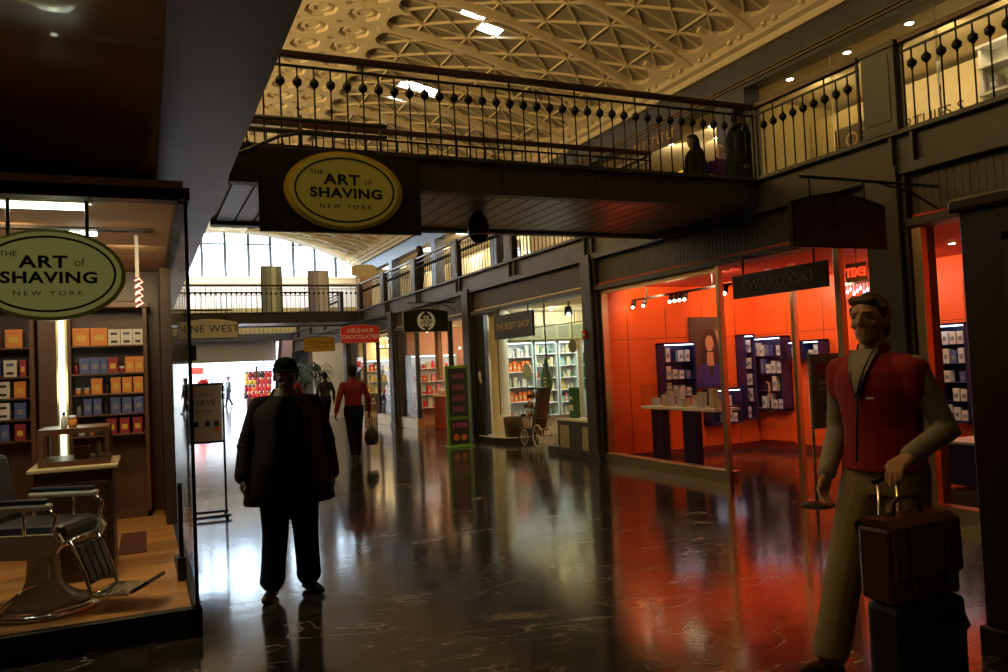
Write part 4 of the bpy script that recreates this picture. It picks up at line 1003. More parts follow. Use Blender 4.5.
flat('printed_arm', [(8.96, 1.3), (9.06, 1.36), (9.04, 1.8), (8.96, 2.02), (8.90, 2.08), (8.92, 1.98), (8.97, 1.75)], m_ps, 10.970)
flat('printed_mouth', [(8.74, 1.77), (8.80, 1.77), (8.79, 1.755), (8.75, 1.755)], mat('print_lip', (0.7, 0.3, 0.25), 0.5), 10.969)
flat('printed_eyes', [(8.73, 1.86), (8.755, 1.86), (8.755, 1.85), (8.73, 1.85)], m_ph, 10.968)
# window showcase table
t = thing('showcase_table', 'glass showcase of small white boxes on two navy pedestals in the orange shop window', 'showcase', (7.35, 9.8, 0))
b = MB(); b.box(7.12, 7.56, 8.88, 10.66, 0.84, 0.88, bev=0.004); b.build('shelf_board', m_white, t)
b = MB(); b.box(7.12, 7.128, 8.88, 10.66, 0.88, 1.20); b.box(7.55, 7.558, 8.88, 10.66, 0.88, 1.20); b.box(7.12, 7.558, 8.88, 8.888, 0.88, 1.20); b.box(7.12, 7.558, 10.652, 10.66, 0.88, 1.20); b.box(7.12, 7.56, 8.88, 10.66, 1.20, 1.208); b.build('glass_case', m_glass, t)
for y in (9.66, 10.45):
    b = MB(); b.box(7.26, 7.40, y-0.14, y+0.14, 0, 0.84, bev=0.005); b.build('pedestal', m_navy, t)
for k in range(9):
    y = 8.98+k*0.19; c = ['white', 'cream', 'silver'][k % 3]
    carton(7.3+0.05*(k % 2), y, 0.88, 0.10, 0.09, 0.12+0.05*(k*7 % 4), c, f'{c} small box, {ORD[8-k]} from left inside the orange shop window showcase', 'boxes in the window showcase', band='silver', axis='y')
# spotlights on a ceiling track
t = thing('track_light', 'ceiling track with clusters of small warm spotlights in the orange shop window', 'track light', (7.3, 9.9, 2.5))
b = MB(); b.box(7.28, 7.32, 8.6, 11.0, 2.56, 2.59); b.cyl((7.3, 9.0, 2.59), (7.3, 9.0, 2.8), 0.01); b.cyl((7.3, 10.6, 2.59), (7.3, 10.6, 2.8), 0.01); b.build('track', m_black, t)
for y in (10.95, 10.65, 9.95, 9.83, 9.71, 9.59, 8.80, 8.70):
    b = MB(); b.cyl((7.3, y, 2.56), (7.27, y, 2.47), 0.03, 0.036); o = b.build('spotlight', m_black, t)
    b = MB(); b.sphere((7.255, y, 2.455), 0.024, 10, 6); b.build('bulb', m_spot, o)
for k, (x, y) in enumerate(((7.2, 10.9), (8.0, 7.4), (8.6, 6.3), (8.8, 4.9))):
    t = thing('ceiling_downlight', f'small recessed downlight in the red ceiling of the orange shop, {ORD[k]} from the left', 'light', (x, y, 2.8), 0, 'downlights in the red ceiling')
    b = MB(); b.cyl((x, y, 2.785), (x, y, 2.80), 0.05, seg=16); b.build('trim_ring', m_brass, t)
    b = MB(); b.cyl((x, y, 2.778), (x, y, 2.786), 0.035, seg=16); b.build('lamp', m_spot, t)
t = thing('crystal_chandelier', 'row of small sparkling bluish crystal pendants below the exit sign', 'chandelier', (8.5, 7.6, 2.5))
b = MB(); b.box(8.48, 8.52, 7.35, 7.95, 2.46, 2.49); b.cyl((8.5, 7.65, 2.49), (8.5, 7.65, 2.8), 0.01); b.build('bar', m_chrome, t)
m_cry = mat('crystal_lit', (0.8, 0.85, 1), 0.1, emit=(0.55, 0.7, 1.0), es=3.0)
for k in range(11):
    b = MB(); z = 2.40-0.03*(k % 3); b.sphere((8.5, 7.38+k*0.054, z), 0.018, 6, 4, (1, 1, 1.6)); b.cyl((8.5, 7.38+k*0.054, z), (8.5, 7.38+k*0.054, 2.47), 0.002, seg=4); b.build('pendant', m_cry, t)
t = thing('display_plinth', 'low navy plinth inside the window at the far right of the orange shop', 'plinth', (8.5, 6.0, 0))
b = MB(); b.box(8.3, 8.9, 5.0, 6.4, 0.04, 0.50, bev=0.008); b.build('body', m_navy, t)
b = MB(); b.box(8.28, 8.92, 4.98, 6.42, 0.50, 0.53, bev=0.006); b.build('top', m_white, t)

# ================================================================== CREAM SHOP (middle) interior
t = thing('side_panel', 'black painted panel at the left jamb of the cream shop', 'panel', (6.7, 16.1, 0))
b = MB(); b.box(6.70, 6.76, 16.0, 16.34, 0.05, 2.72, bev=0.006); b.build('board', mat('jamb_black', (0.03, 0.032, 0.035), 0.35), t)
b = MB(); b.sphere((6.69, 16.17, 1.42), 0.07, 12, 8, (0.25, 1, 1.3)); b.sphere((6.69, 16.12, 1.30), 0.05, 12, 8, (0.25, 1, 1)); b.build('white_motif', m_white, t)
t = thing('round_column', 'smooth cream round column at the entrance of the cream shop', 'column', (6.98, 15.72, 0))
b = MB(); b.lathe((6.98, 15.72, 0), [(0.22, 0), (0.22, 0.06), (0.19, 0.09), (0.19, 2.66), (0.22, 2.70), (0.22, 2.79)], 32); b.build('shaft', mat('column_cream', (0.66, 0.60, 0.40), 0.5), t)
t = thing('window_platform', 'low curved dark platform with pale top at the cream shop entrance', 'platform', (7.1, 15.6, 0))
b = MB(); P_ = [(6.66, 16.3), (6.66, 15.9), (6.70, 15.5), (6.80, 15.2), (7.0, 15.05), (7.5, 15.05), (7.5, 16.3)]
b.prism(P_, 'z', 0.0, 0.11); b.build('kick', m_black, t)
b = MB(); b.prism(P_, 'z', 0.11, 0.13); b.build('top', m_white, t)
t = thing('low_cabinet', 'low dark cabinet with a pale top below the cream shop window', 'cabinet', (6.95, 12.3, 0))
b = MB(); b.box(6.86, 7.30, 11.46, 13.0, 0, 0.58, bev=0.006); b.build('body', m_steel, t)
b = MB(); b.box(6.84, 7.32, 11.46, 13.02, 0.58, 0.61, bev=0.004); b.build('top', m_white, t)
for y0 in (11.75, 12.55):
    b = MB(); b.box(6.850, 6.862, y0, y0+0.34, 0.10, 0.5, bev=0.003); b.build('door_panel', mat('panel_tan', (0.35, 0.32, 0.20), 0.5), t)
m_glow = mat('shelf_glow', (0.85, 0.9, 0.9), 0.5, emit=(0.78, 0.92, 1.0), es=1.5)
def shelf_wall(label, x0, x1, z0, z1, rows, seed, cols, name='shelf_unit', glowm=None, yw=16.38, dep=0.28, n=6, hs=(0.45, 0.8), grp='products on the lit shelves of the cream shop'):
    rnd = random.Random(seed)
    t = thing(name, label, 'shelves', ((x0+x1)/2, yw, z0))
    b = MB(); b.box(x0, x1, yw-0.02, yw, z0, z1); b.build('back_panel', mat('unit_back', (0.75, 0.85, 0.88), 0.5), t)
    b = MB(); b.box(x0, x0+0.03, yw-dep, yw, z0, z1); b.box(x1-0.03, x1, yw-dep, yw, z0, z1); b.box(x0, x1, yw-dep, yw, z1, z1+0.04); b.build('frame', mat('unit_frame', (0.5, 0.58, 0.55), 0.4), t)
    b = MB(); b.box(x0+0.04, x1-0.04, yw-dep+0.02, yw-dep+0.06, z1-0.02, z1); b.build('strip_light', m_spotw, t)
    hh = (z1-z0)/rows
    for r in range(rows):
        zz = z0+r*hh+0.02
        b = MB(); b.box(x0+0.03, x1-0.03, yw-dep, yw-0.02, zz-0.02, zz, bev=0.003); b.build('shelf', m_white, t)
        for k in range(n):
            x = x0+0.06+(x1-x0-0.12)*(k+0.5)/n; c = rnd.choice(cols[r % len(cols)]); h = hh*rnd.uniform(*hs); w_ = (x1-x0-0.12)/n*0.8
            pos = f'{ORD[k]} from left, {ORD[r]} row up, {label}'; f_ = rnd.random()
            if c == 'orange' or f_ < 0.3: carton(x, yw-dep*0.5, zz, w_, 0.12, h, c, f'{c} carton {pos}', grp, band='cream')
            elif f_ < 0.7: bottle(x, yw-dep*0.5, zz, w_*0.38, h, c, f'{c} bottle {pos}', grp, cap='white')
            else: jar(x, yw-dep*0.5, zz, w_*0.42, h*0.6, c, f'{c} jar {pos}', grp)
    return t
shelf_wall('white lit shelves with orange packs', 7.22, 7.98, 0.45, 2.10, 5, 11, [['white', 'amber'], ['orange'], ['cream', 'white'], ['orange'], ['white']], n=6)
shelf_wall('left teal lit shelves', 8.02, 8.58, 0.45, 2.10, 6, 12, [['cream', 'teal', 'green'], ['cream', 'yellow'], ['cream', 'teal'], ['cream', 'green', 'red'], ['cream'], ['cream', 'green']], n=5)
shelf_wall('right teal lit shelves', 8.62, 9.1, 0.45, 2.10, 6, 13, [['cream', 'yellow'], ['cream', 'teal', 'pink'], ['yellow', 'cream'], ['cream', 'green'], ['cream', 'teal'], ['cream']], n=4)
for x_ in (7.6, 8.3, 8.9): area('shelf_light', (x_, 15.2, 2.65), 0.3, 0.3, 12, (0.80, 0.95, 1.0), (0, 0.8, -0.75), (1, 0, 0))
t = thing('green_panel_display', 'stack of three dark green panels at the back right of the cream shop', 'display', (9.15, 15.7, 0.9))
b = MB(); b.box(9.23, 9.29, 15.0, 16.1, 0.0, 2.1); b.build('backing', mat('unit_frame', (0.5, 0.58, 0.55), 0.4), t)
for z in (0.98, 1.28, 1.58):
    b = MB(); b.box(9.18, 9.24, 15.1, 16.0, z, z+0.25, bev=0.01); b.build('panel', mat('panel_green', (0.015, 0.09, 0.045), 0.4), t)
# suspended bulkhead and spotlight
t = thing('bulkhead', 'olive bulkhead panels above the lit shelves of the cream shop', 'bulkhead', (8.2, 15.9, 2.12))
b = MB(); b.box(7.2, 9.2, 15.95, 16.0, 2.16, 2.50)
b.build('board', mat('olive_dark', (0.16, 0.15, 0.05), 0.5), t)
for x in (7.4, 8.2, 9.0):
    b = MB(); b.cyl((x, 15.97, 2.49), (x, 15.97, 2.80), 0.01); b.build('hanger_rod', m_blackm, t)
for k in range(6):
    b = MB(); b.box(7.24+k*0.33, 7.5+k*0.33, 15.94, 15.95, 2.2, 2.46, bev=0.004); b.build('inset', mat('olive_mid', (0.10, 0.10, 0.045), 0.5), t)
t = thing('spotlight', 'grey ceiling spotlight inside the cream shop window', 'spotlight', (7.6, 13.7, 2.8))
b = MB(); b.cyl((7.6, 13.7, 2.8), (7.6, 13.7, 2.66), 0.015); b.build('stem', m_blackm, t)
b = MB(); b.cyl((7.6, 13.72, 2.68), (7.57, 13.66, 2.56), 0.07, 0.08); b.build('lamp_head', m_blackm, t)
b = MB(); b.sphere((7.565, 13.65, 2.55), 0.04); b.build('bulb', m_spotw, t)
t = thing('spotlight', 'tiny bright downlight left of the grey spotlight in the cream shop', 'spotlight', (8.0, 15.2, 2.8))
b = MB(); b.cyl((8.0, 15.2, 2.78), (8.0, 15.2, 2.80), 0.05); b.build('trim_ring', m_brass, t)
b = MB(); b.sphere((8.0, 15.2, 2.77), 0.03); b.build('bulb', m_spot, t)
# hanging shapes in the window
t = thing('hanging_drop', 'large dark green drop shaped display hanging in the cream shop window', 'window display', (7.6, 14.77, 1.9))
dp = []
for k in range(24):
    a = 2*PI*k/24; r = 0.24; yy = 14.77+r*math.sin(a)*(1.0); zz = 1.28-0.26*math.cos(a)
    if math.cos(a) < -0.2: yy = 14.77+r*math.sin(a)*(1-(-math.cos(a)-0.2)*0.75); zz = 1.28-0.26*math.cos(a)*(1+(-math.cos(a)-0.2)*0.9)
    dp.append((yy, zz))
b = MB(); b.prism(dp, 'x', 7.58, 7.62); b.build('drop_panel', mat('drop_green', (0.03, 0.13, 0.04), 0.4), t)
b = MB(); b.cyl((7.6, 14.77, 1.7), (7.6, 14.77, 2.78), 0.004, seg=6); b.build('wire', m_blackm, t)
b = MB(); b.box(7.572, 7.58, 14.69, 14.85, 1.22, 1.25); b.box(7.572, 7.58, 14.67, 14.87, 1.30, 1.33); b.box(7.572, 7.58, 14.70, 14.84, 1.15, 1.17); b.build('printed_lines', m_emb, t)
for k, (y, z, r, lab) in enumerate(((15.68, 1.47, 0.17, 'large cream round disc on a stem left of the green drop in the cream shop'), (13.6, 1.93, 0.13, 'small cream round disc high at the right in the cream shop window'))):
    t = thing('display_disc', lab, 'window display', (7.6, y, z))
    b = MB(); b.prism([(y+r*1.3*math.cos(2*PI*q/24), z+r*math.sin(2*PI*q/24)) for q in range(24)], 'x', 7.59, 7.61); b.build('disc', mat('disc_cream', (0.55, 0.50, 0.25), 0.5), t)
    b = MB(); b.cyl((7.6, y, 0.0 if k == 0 else z), (7.6, y, z if k == 0 else 2.79), 0.008, seg=6); b.build('stem', m_blackm, t)
t = thing('green_tower', 'slim green product tower on the low cabinet of the cream shop window', 'display', (7.1, 12.75, 0.61))
b = MB(); b.box(7.04, 7.18, 12.68, 12.84, 0.61, 1.16, bev=0.01); b.build('tower', mat('tower_green', (0.02, 0.14, 0.04), 0.4), t)
b = MB(); b.box(7.03, 7.04, 12.70, 12.82, 0.75, 0.85); b.box(7.03, 7.04, 12.70, 12.82, 0.95, 1.0); b.build('label', m_emb, t)
# vendor cart with spoked wheels
t = thing('display_cart', 'dark wooden display cart with leaning shelves and pale spoked wheels by the cream shop', 'cart', (7.1, 14.6, 0))
def tilt(b_, f): f(b_)
b = MB(); b.prism([(14.15, 0.35), (14.35, 0.30), (13.98, 1.14), (13.86, 1.14)], 'x', 6.98, 7.22); b.build('back_board', m_woodm, t)
for k, (z, yl) in enumerate(((0.34, 15.05), (0.56, 14.85), (0.76, 14.66), (0.96, 14.48))):
    b = MB(); b.box(7.0, 7.2, 14.0+0.02*k, yl, z-0.02, z, bev=0.004); b.box(7.0, 7.2, yl-0.02, yl, z-0.02, z+0.05); b.build('shelf', m_woodm, t)
b = MB(); b.box(6.98, 7.22, 13.85, 14.42, 1.12, 1.15, bev=0.005); b.build('top_board', m_black, t)
b = MB(); b.box(6.99, 7.01, 14.2, 15.0, 0.18, 0.34); b.box(7.18, 7.20, 14.2, 15.0, 0.18, 0.34); b.box(6.99, 7.01, 14.96, 15.0, 0.0, 0.3); b.box(7.18, 7.20, 14.96, 15.0, 0, 0.3); b.build('chassis', m_woodd, t)
m_wh = mat('wheel_pale', (0.5, 0.45, 0.33), 0.4)
for x, y, r in ((6.95, 14.0, 0.21), (7.25, 14.0, 0.21), (6.96, 14.62, 0.15)):
    b = MB(); b.tube([(x, y+r*math.cos(2*PI*k/24), r+0.012+r*math.sin(2*PI*k/24)) for k in range(24)], 0.013, 6, closed=True)
    for k in range(8): a = 2*PI*k/8; b.cyl((x, y, r+0.012), (x, y+r*math.cos(a), r+0.012+r*math.sin(a)), 0.005, seg=5)
    b.cyl((x-0.03, y, r+0.012), (x+0.03, y, r+0.012), 0.025); b.build('wheel', m_wh, t)
for k in range(10):
    z, yl = ((0.34, 14.92), (0.56, 14.72), (0.76, 14.53), (0.96, 14.36))[k % 4]
    bottle(7.04+0.055*(k//4)+0.02*(k % 2), yl-0.05, z, 0.025, 0.12, ['brown', 'cream', 'amber'][k % 3], f'{["brown","cream","amber"][k%3]} bottle on the display cart, {["lowest","second","third","top"][k%4]} shelf, row {["front","middle","back"][k//4]}', 'bottles on the display cart', cap='black')
t = thing('woven_basket', 'brown woven basket stack left of the display cart', 'basket', (7.02, 15.27, 0.13))
b = MB(); b.loft([((7.02, 15.27, 0.131), 0.14, 0.16), ((7.02, 15.27, 0.50), 0.17, 0.19), ((7.02, 15.27, 0.52), 0.175, 0.195)], 20, power=0.5); b.build('basket_body', mat('wicker', (0.14, 0.08, 0.03), 0.7, noise=0.5, nscale=60), t)
b = MB(); b.tube([(7.02+0.175*math.cos(2*PI*k/20), 15.27+0.195*math.sin(2*PI*k/20), 0.53) for k in range(20)], 0.014, 6, closed=True); b.build('rim', mat('wicker', (0.14, 0.08, 0.03), 0.7), t)
t = thing('alarm_box', 'small red alarm box on the dark pier beside the cream shop', 'alarm', (6.55, 11.3, 2.0))
b = MB(); b.box(6.52, 6.565, 11.24, 11.36, 1.98, 2.12, bev=0.008); b.build('housing', mat('alarm_red', (0.5, 0.03, 0.02), 0.4), t)
b = MB(); b.cyl((6.52, 11.30, 2.05), (6.51, 11.30, 2.05), 0.03); b.build('lens', m_white, t)

# ================================================================== ROSE SHOP and WARM SHOP
for nm, ya, yb, xw, cc, lab in (('a', 17.2, 22.0, 9.3, ['pink', 'cream', 'white', 'red'], 'rose shop'), ('b', 23.2, 27.8, 9.3, ['cream', 'yellow', 'brown', 'red'], 'warm shop')):
    Yw = yb+0.3
    shelf_wall(f'{lab} rear shelves', 7.0, 8.4, 0.5, 2.0, 4, 21 if nm == 'a' else 22, [cc, cc], yw=Yw-0.02, n=9, grp=f'products on the {lab} shelves')
    t = thing('display_counter', f'low {"red" if nm=="a" else "brown"} display counter inside the {lab}', 'counter', (7.6, ya+2.9, 0))
    b = MB(); b.box(7.3, 8.0, ya+2.0, ya+3.8, 0.0, 0.85, bev=0.01); b.build('body', mat('counter_red', (0.40, 0.05, 0.02), 0.4) if nm == 'a' else m_woodm, t)
    b = MB(); b.box(7.27, 8.03, ya+1.97, ya+3.83, 0.85, 0.89, bev=0.005); b.build('top', m_wallc, t)
    for k in range(6):
        jar(7.42, ya+2.2+k*0.26, 0.89, 0.07, 0.16, cc[k % 4], f'{cc[k%4]} jar on the {lab} counter, {ORD[5-k]} from the left', f'jars on the {lab} counter')
    for k in range(5):
        t = thing('ceiling_spotlight', f'small bright ceiling spotlight in the {lab}, {ORD[4-k]} from the left', 'light', (7.4, ya+0.6+k*0.95, 2.78), 0, f'ceiling spotlights of the {lab}')
        b = MB(); b.cyl((7.4, ya+0.6+k*0.95, 2.80), (7.4, ya+0.6+k*0.95, 2.72), 0.03); b.build('lamp_head', m_blackm, t)
        b = MB(); b.sphere((7.39, ya+0.6+k*0.95, 2.69), 0.04, 10, 6); b.build('bulb', m_spot, t)
# mannequin like hanging garment and chandelier in the rose shop
t = thing('chandelier', 'small sparkling chandelier inside the rose shop', 'chandelier', (7.8, 19.6, 2.4))
b = MB(); b.cyl((7.8, 19.6, 2.2), (7.8, 19.6, 2.8), 0.012); b.tube([(7.8+0.22*math.cos(2*PI*k/16), 19.6+0.22*math.sin(2*PI*k/16), 2.16) for k in range(16)], 0.012, 6, closed=True); b.build('ring', m_brass, t)
for k in range(8):
    a = 2*PI*k/8; b = MB(); b.sphere((7.8+0.22*math.cos(a), 19.6+0.22*math.sin(a), 2.13), 0.026, 8, 6); b.build('bulb', m_spot, t)
t = thing('chandelier', 'warm brass chandelier inside the shop below the red Neuhaus sign', 'chandelier', (7.3, 25.6, 2.4))
b = MB(); b.cyl((7.3, 25.6, 2.4), (7.3, 25.6, 2.8), 0.012); b.tube([(7.3+0.3*math.cos(2*PI*k/16), 25.6+0.3*math.sin(2*PI*k/16), 2.36) for k in range(16)], 0.014, 6, closed=True); b.build('ring', m_brass, t)
for k in range(8):
    a = 2*PI*k/8; b = MB(); b.sphere((7.3+0.3*math.cos(a), 25.6+0.3*math.sin(a), 2.43), 0.035, 8, 6); b.build('bulb', m_spot, t)
t = thing('display_drape', 'pale rose drape hanging in the rose shop window', 'drape', (7.3, 20.6, 1.5))
b = MB()
pts = [(7.3+0.05*math.sin(k*1.7), 20.2+k*0.03) for k in range(16)]
for (x0, y0), (x1, y1) in zip(pts, pts[1:]): b.quad((x0, y0, 1.3), (x1, y1, 1.3), (x1, y1, 2.80), (x0, y0, 2.80))
b.build('cloth', mat('rose_cloth', (0.65, 0.38, 0.28), 0.8), t)

# ================================================================== KIOSK at right edge
t = thing('wood_kiosk', 'tall dark panelled wooden kiosk wall cut by the right picture edge', 'kiosk', (4.2, 2.4, 0))
m_kd = mat('near_black_wood', (0.018, 0.008, 0.006), 0.35, noise=0.3, nscale=6, stretch=(1, 1, 0.15)); m_kl = mat('kiosk_moulding', (0.04, 0.02, 0.012), 0.35)
b = MB(); b.box(3.97, 5.2, 0.9, 2.86, 0.0, 2.30, bev=0.008); b.build('body', m_kd, t)
for y0, y1 in ((1.95, 2.62), (1.1, 1.8)):
    b = MB()
    b.box(3.945, 3.972, y0, y1, 0.25, 0.29); b.box(3.945, 3.972, y0, y1, 2.12, 2.16); b.box(3.945, 3.972, y0, y0+0.035, 0.25, 2.16); b.box(3.945, 3.972, y1-0.035, y1, 0.25, 2.16); b.build('panel_moulding', m_kl, t)
b = MB(); b.box(3.93, 5.25, 0.85, 2.90, 2.30, 2.38, bev=0.02); b.build('cornice', m_kd, t)
b = MB(); b.box(3.94, 5.22, 0.88, 2.88, 0.0, 0.14, bev=0.008); b.build('plinth', m_kd, t)
# dome under the footbridge
t = thing('dome_camera', 'dark dome camera hanging under the near footbridge', 'camera', (3.5, 8.3, SZ))
b = MB(); b.lathe((3.5, 8.3, 3.0), [(0.02, 0.0), (0.07, 0.015), (0.105, 0.06), (0.12, 0.12), (0.12, 0.20), (0.10, 0.28), (0.06, 0.33), (0.05, 0.345)], 24); b.build('housing', m_blackm, t)
b = MB(); b.tube([(3.5+0.115*math.cos(2*PI*k/24), 8.3+0.115*math.sin(2*PI*k/24), 3.09) for k in range(24)], 0.006, 6, closed=True); b.build('ring', m_chrome, t)

# ================================================================== UPPER RIGHT interior pieces
for k, (x, y) in enumerate(((10.45, 8.1), (10.45, 9.25), (10.45, 10.5), (10.9, 13.2), (11.6, 13.9), (10.9, 14.6), (10.45, 6.95))):
    t = thing('ceiling_downlight', f'recessed downlight in the cream upper shop ceiling, {ORD[[2,3,4,5,6,7,1][k]]} from the right edge', 'light', (x, y, 6.4), 0, 'downlights of the upper shops')
    b = MB(); b.cyl((x, y, 6.38), (x, y, 6.40), 0.08, seg=16); b.build('trim_ring', m_white, t)
    b = MB(); b.cyl((x, y, 6.37), (x, y, 6.385), 0.055, seg=16); b.build('lamp', m_spot, t)
t = thing('ochre_partition', 'large ochre wall panel inside the upper right shop', 'panel', (11.75, 10.6, FZ))
b = MB(); b.box(11.7, 11.8, 9.9, 11.3, FZ, 5.95, bev=0.01); b.build('board', m_ochre, t)
t = thing('framed_picture', 'dark framed picture with orange glyphs standing in the upper right shop', 'picture', (10.6, 9.2, 4.85))
b = MB(); b.box(10.48, 10.54, 8.85, 9.55, 4.72, 5.22, bev=0.01); b.build('frame', mat('picture_dark', (0.05, 0.03, 0.015), 0.4), t)
text('lettering', 'OS', 0.34, (10.47, 9.2, 4.97), SIDE, mat('print_tan', (0.5, 0.28, 0.10), 0.5), t)
b = MB(); b.box(10.49, 10.53, 9.0, 9.05, FZ, 4.72); b.box(10.49, 10.53, 9.35, 9.4, FZ, 4.72); b.build('leg', mat('picture_dark', (0.05, 0.03, 0.015), 0.4), t)
text_t = thing('window_lettering', 'thin dark letters RTUIES S on the upper right shop glass', 'lettering', (10.05, 7.1, 4.6))
text('lettering', 'RTUIES S', 0.24, (10.06, 7.52, 4.78), SIDE, mat('brown_letter', (0.12, 0.05, 0.01), 0.5), text_t)
t = thing('white_shelving', 'white shelving with dark goods seen through the glass at the top right corner', 'shelves', (11.35, 6.7, FZ))
b = MB(); b.box(11.2, 11.5, 5.9, 5.95, FZ, 5.9); b.box(11.2, 11.5, 7.55, 7.6, FZ, 5.9); b.box(11.45, 11.5, 5.9, 7.6, FZ, 5.9); b.build('frame', m_white, t)
for z in (4.4, 4.8, 5.2, 5.6, 5.9):
    b = MB(); b.box(11.15, 11.5, 5.9, 7.6, z-0.02, z+0.02); b.build('shelf', m_white, t)
for k in range(9): carton(11.3, 6.05+k*0.17, (4.42, 4.82, 5.22)[k % 3], 0.14, 0.18, 0.22, ['black', 'brown', 'grey'][k % 3], f'{["black","brown","grey"][k%3]} box on the white shelving at the top right corner, {ORD[8-k]} from the left', 'boxes on the white shelving', axis='y')
t = thing('fascia_lettering', 'dim gold letters on the dark beam over the upper shops beyond the footbridge', 'lettering', (9.94, 14.0, 6.2))
b = MB(); b.box(9.95, 9.99, 13.0, 15.0, 5.98, 6.37, bev=0.005); b.build('board', m_woodd, t)
for k in range(9):      # too blurred in the photograph to read: plain upright strokes
    y = 14.6-k*0.17
    b = MB(); b.box(9.935, 9.95, y-0.012, y+0.012, 6.09, 6.27)
    if k % 2: b.box(9.935, 9.95, y-0.08, y-0.012, 6.09, 6.115)
    else: b.box(9.935, 9.95, y-0.08, y-0.012, 6.245, 6.27)
    b.build('glyph', m_gold, t)
t = thing('lit_menu_board', 'glowing yellow panel in the upper shops beyond the near footbridge', 'panel', (10.9, 16.2, 5.2))
b = MB(); b.box(11.0, 11.05, 14.2, 15.8, 5.1, 5.75, bev=0.01); b.build('panel', mat('panel_yellow', (0.5, 0.33, 0.03), 0.5, emit=(0.9, 0.6, 0.06), es=0.25), t)
b = MB(); b.box(11.0, 11.05, 14.4, 14.45, FZ, 5.1); b.box(11.0, 11.05, 15.5, 15.55, FZ, 5.1); b.build('stand', m_woodd, t)
# curtains of the far upper rooms (pleats of one curtain are surface pattern)
m_curt = mat('curtain_cream', (0.74, 0.60, 0.36), 0.8)
for i, (ya, yb) in enumerate(((17.2, 22.1), (22.8, 27.7), (28.4, 33.3))):
    b = MB(); n = int((yb-ya)/0.09)
    pts = [(11.0+0.05*(-1)**k, ya+(yb-ya)*k/n) for k in range(n+1)]
    for (x0, y0), (x1, y1) in zip(pts, pts[1:]): b.quad((x0, y0, FZ), (x1, y1, FZ), (x1, y1, 5.6), (x0, y0, 5.6))
    tag(b.build('curtain', m_curt), f'tall pleated cream curtain in the upper rooms on the right, {ORD[i]} from the near footbridge', 'curtain', 'upper room curtains')
for k, (x, y) in enumerate(((10.5, 19.5), (10.5, 23.9), (10.5, 26.0), (10.5, 30.0), (10.5, 35.5))):
    t = thing('ceiling_panel_light', f'bright white ceiling light in the upper rooms on the right, {ORD[k]} beyond the near footbridge', 'light', (x, y, 6.3), 0, 'upper room ceiling lights')
    b = MB(); b.box(x-0.3, x+0.3, y-0.45, y+0.45, 6.35, 6.40, bev=0.005); b.build('housing', m_white, t)
    b = MB(); b.box(x-0.25, x+0.25, y-0.4, y+0.4, 6.335, 6.35); b.build('diffuser', mat('diffuser_white', (1, 1, 1), 0.5, emit=(1.0, 0.97, 0.9), es=5.0), t)

# ================================================================== PLANTS
def palm(label, x, y, h, seed):
    rnd = random.Random(seed)
    t = thing('potted_palm', label, 'plant', (x, y, 0))
    b = MB(); b.lathe((x, y, 0), [(0.20, 0), (0.26, 0.45), (0.28, 0.48), (0.25, 0.48), (0.24, 0.42)], 24); b.build('pot', m_black, t)
    b = MB(); 
    for k in range(4): b.tube([(x+0.04*math.cos(k*1.6), y+0.04*math.sin(k*1.6), 0.4), (x+0.09*math.cos(k*1.6), y+0.09*math.sin(k*1.6), h*0.55), (x+0.14*math.cos(k*1.6), y+0.14*math.sin(k*1.6), h*0.7)], 0.018, 6)
    b.build('stem', m_woodm, t)
    b = MB()
    for k in range(46):
        a = rnd.uniform(0, 2*PI); L_ = rnd.uniform(0.35, 0.62); zz = h*rnd.uniform(0.55, 0.78); up_ = rnd.uniform(0.15, 0.6)
        px, py = x+0.1*math.cos(a), y+0.1*math.sin(a); prev = None
        for q in range(7):
            f = q/6; r = L_*f; z = zz+up_*math.sin(f*2.2)*0.75-0.30*f*f; wd = 0.028*math.sin(PI*min(0.98, f*0.85+0.12))+0.002
            c = Vector((px+r*math.cos(a), py+r*math.sin(a), z)); s_ = Vector((-math.sin(a), math.cos(a), 0))*wd
            cur = (b.bm.verts.new(c-s_), b.bm.verts.new(c+Vector((0, 0, wd*0.35))), b.bm.verts.new(c+s_))
            if prev: b.bm.faces.new((prev[0], prev[1], cur[1], cur[0])); b.bm.faces.new((prev[1], prev[2], cur[2], cur[1]))
            prev = cur
    b.build('fronds', mat('palm_green', (0.05, 0.11, 0.03), 0.5, noise=0.3), t, fixn=False)
palm('tall potted palm before the cream wall, below the ochre sign', 5.85, 29.6, 2.35, 3)
palm('tall potted palm in front of the dark glass, left of the cream wall', 5.75, 34.2, 2.4, 4)
palm('smaller potted palm between the ochre sign and the cream wall end', 5.7, 31.6, 2.0, 5)

# ================================================================== FAR HALL
t = thing('slanted_panel', 'leaning pink and white panel in a dark frame at the end of the hall', 'panel', (5.9, 39.2, 0))
b = MB(); b.prism([(5.60, 0.0), (5.72, 0.0), (6.12, 3.3), (6.0, 3.3)], 'y', 39.2, 39.3); b.prism([(6.36, 0.0), (6.48, 0.0), (6.74, 3.3), (6.62, 3.3)], 'y', 39.2, 39.3); b.build('frame', m_steel, t)
b = MB(); b.prism([(5.70, 0.02), (6.36, 0.02), (6.62, 3.3), (6.12, 3.3)], 'y', 39.24, 39.27); b.build('panel_face', mat('panel_pinkish', (0.72, 0.52, 0.55), 0.5), t)
def hall_shelf(label, x0, x1, y, z0, z1, m, rows):
    t = thing('hall_shelving', label, 'shelves', ((x0+x1)/2, y, z0))
    b = MB(); b.box(x0, x0+0.06, y-0.4, y, z0, z1); b.box(x1-0.06, x1, y-0.4, y, z0, z1); b.build('upright', m, t)
    for k in range(rows):
        z = z0+(z1-z0)*(k+1)/rows
        b = MB(); b.box(x0, x1, y-0.4, y, z-0.05, z); b.build('shelf', m, t)
    return t
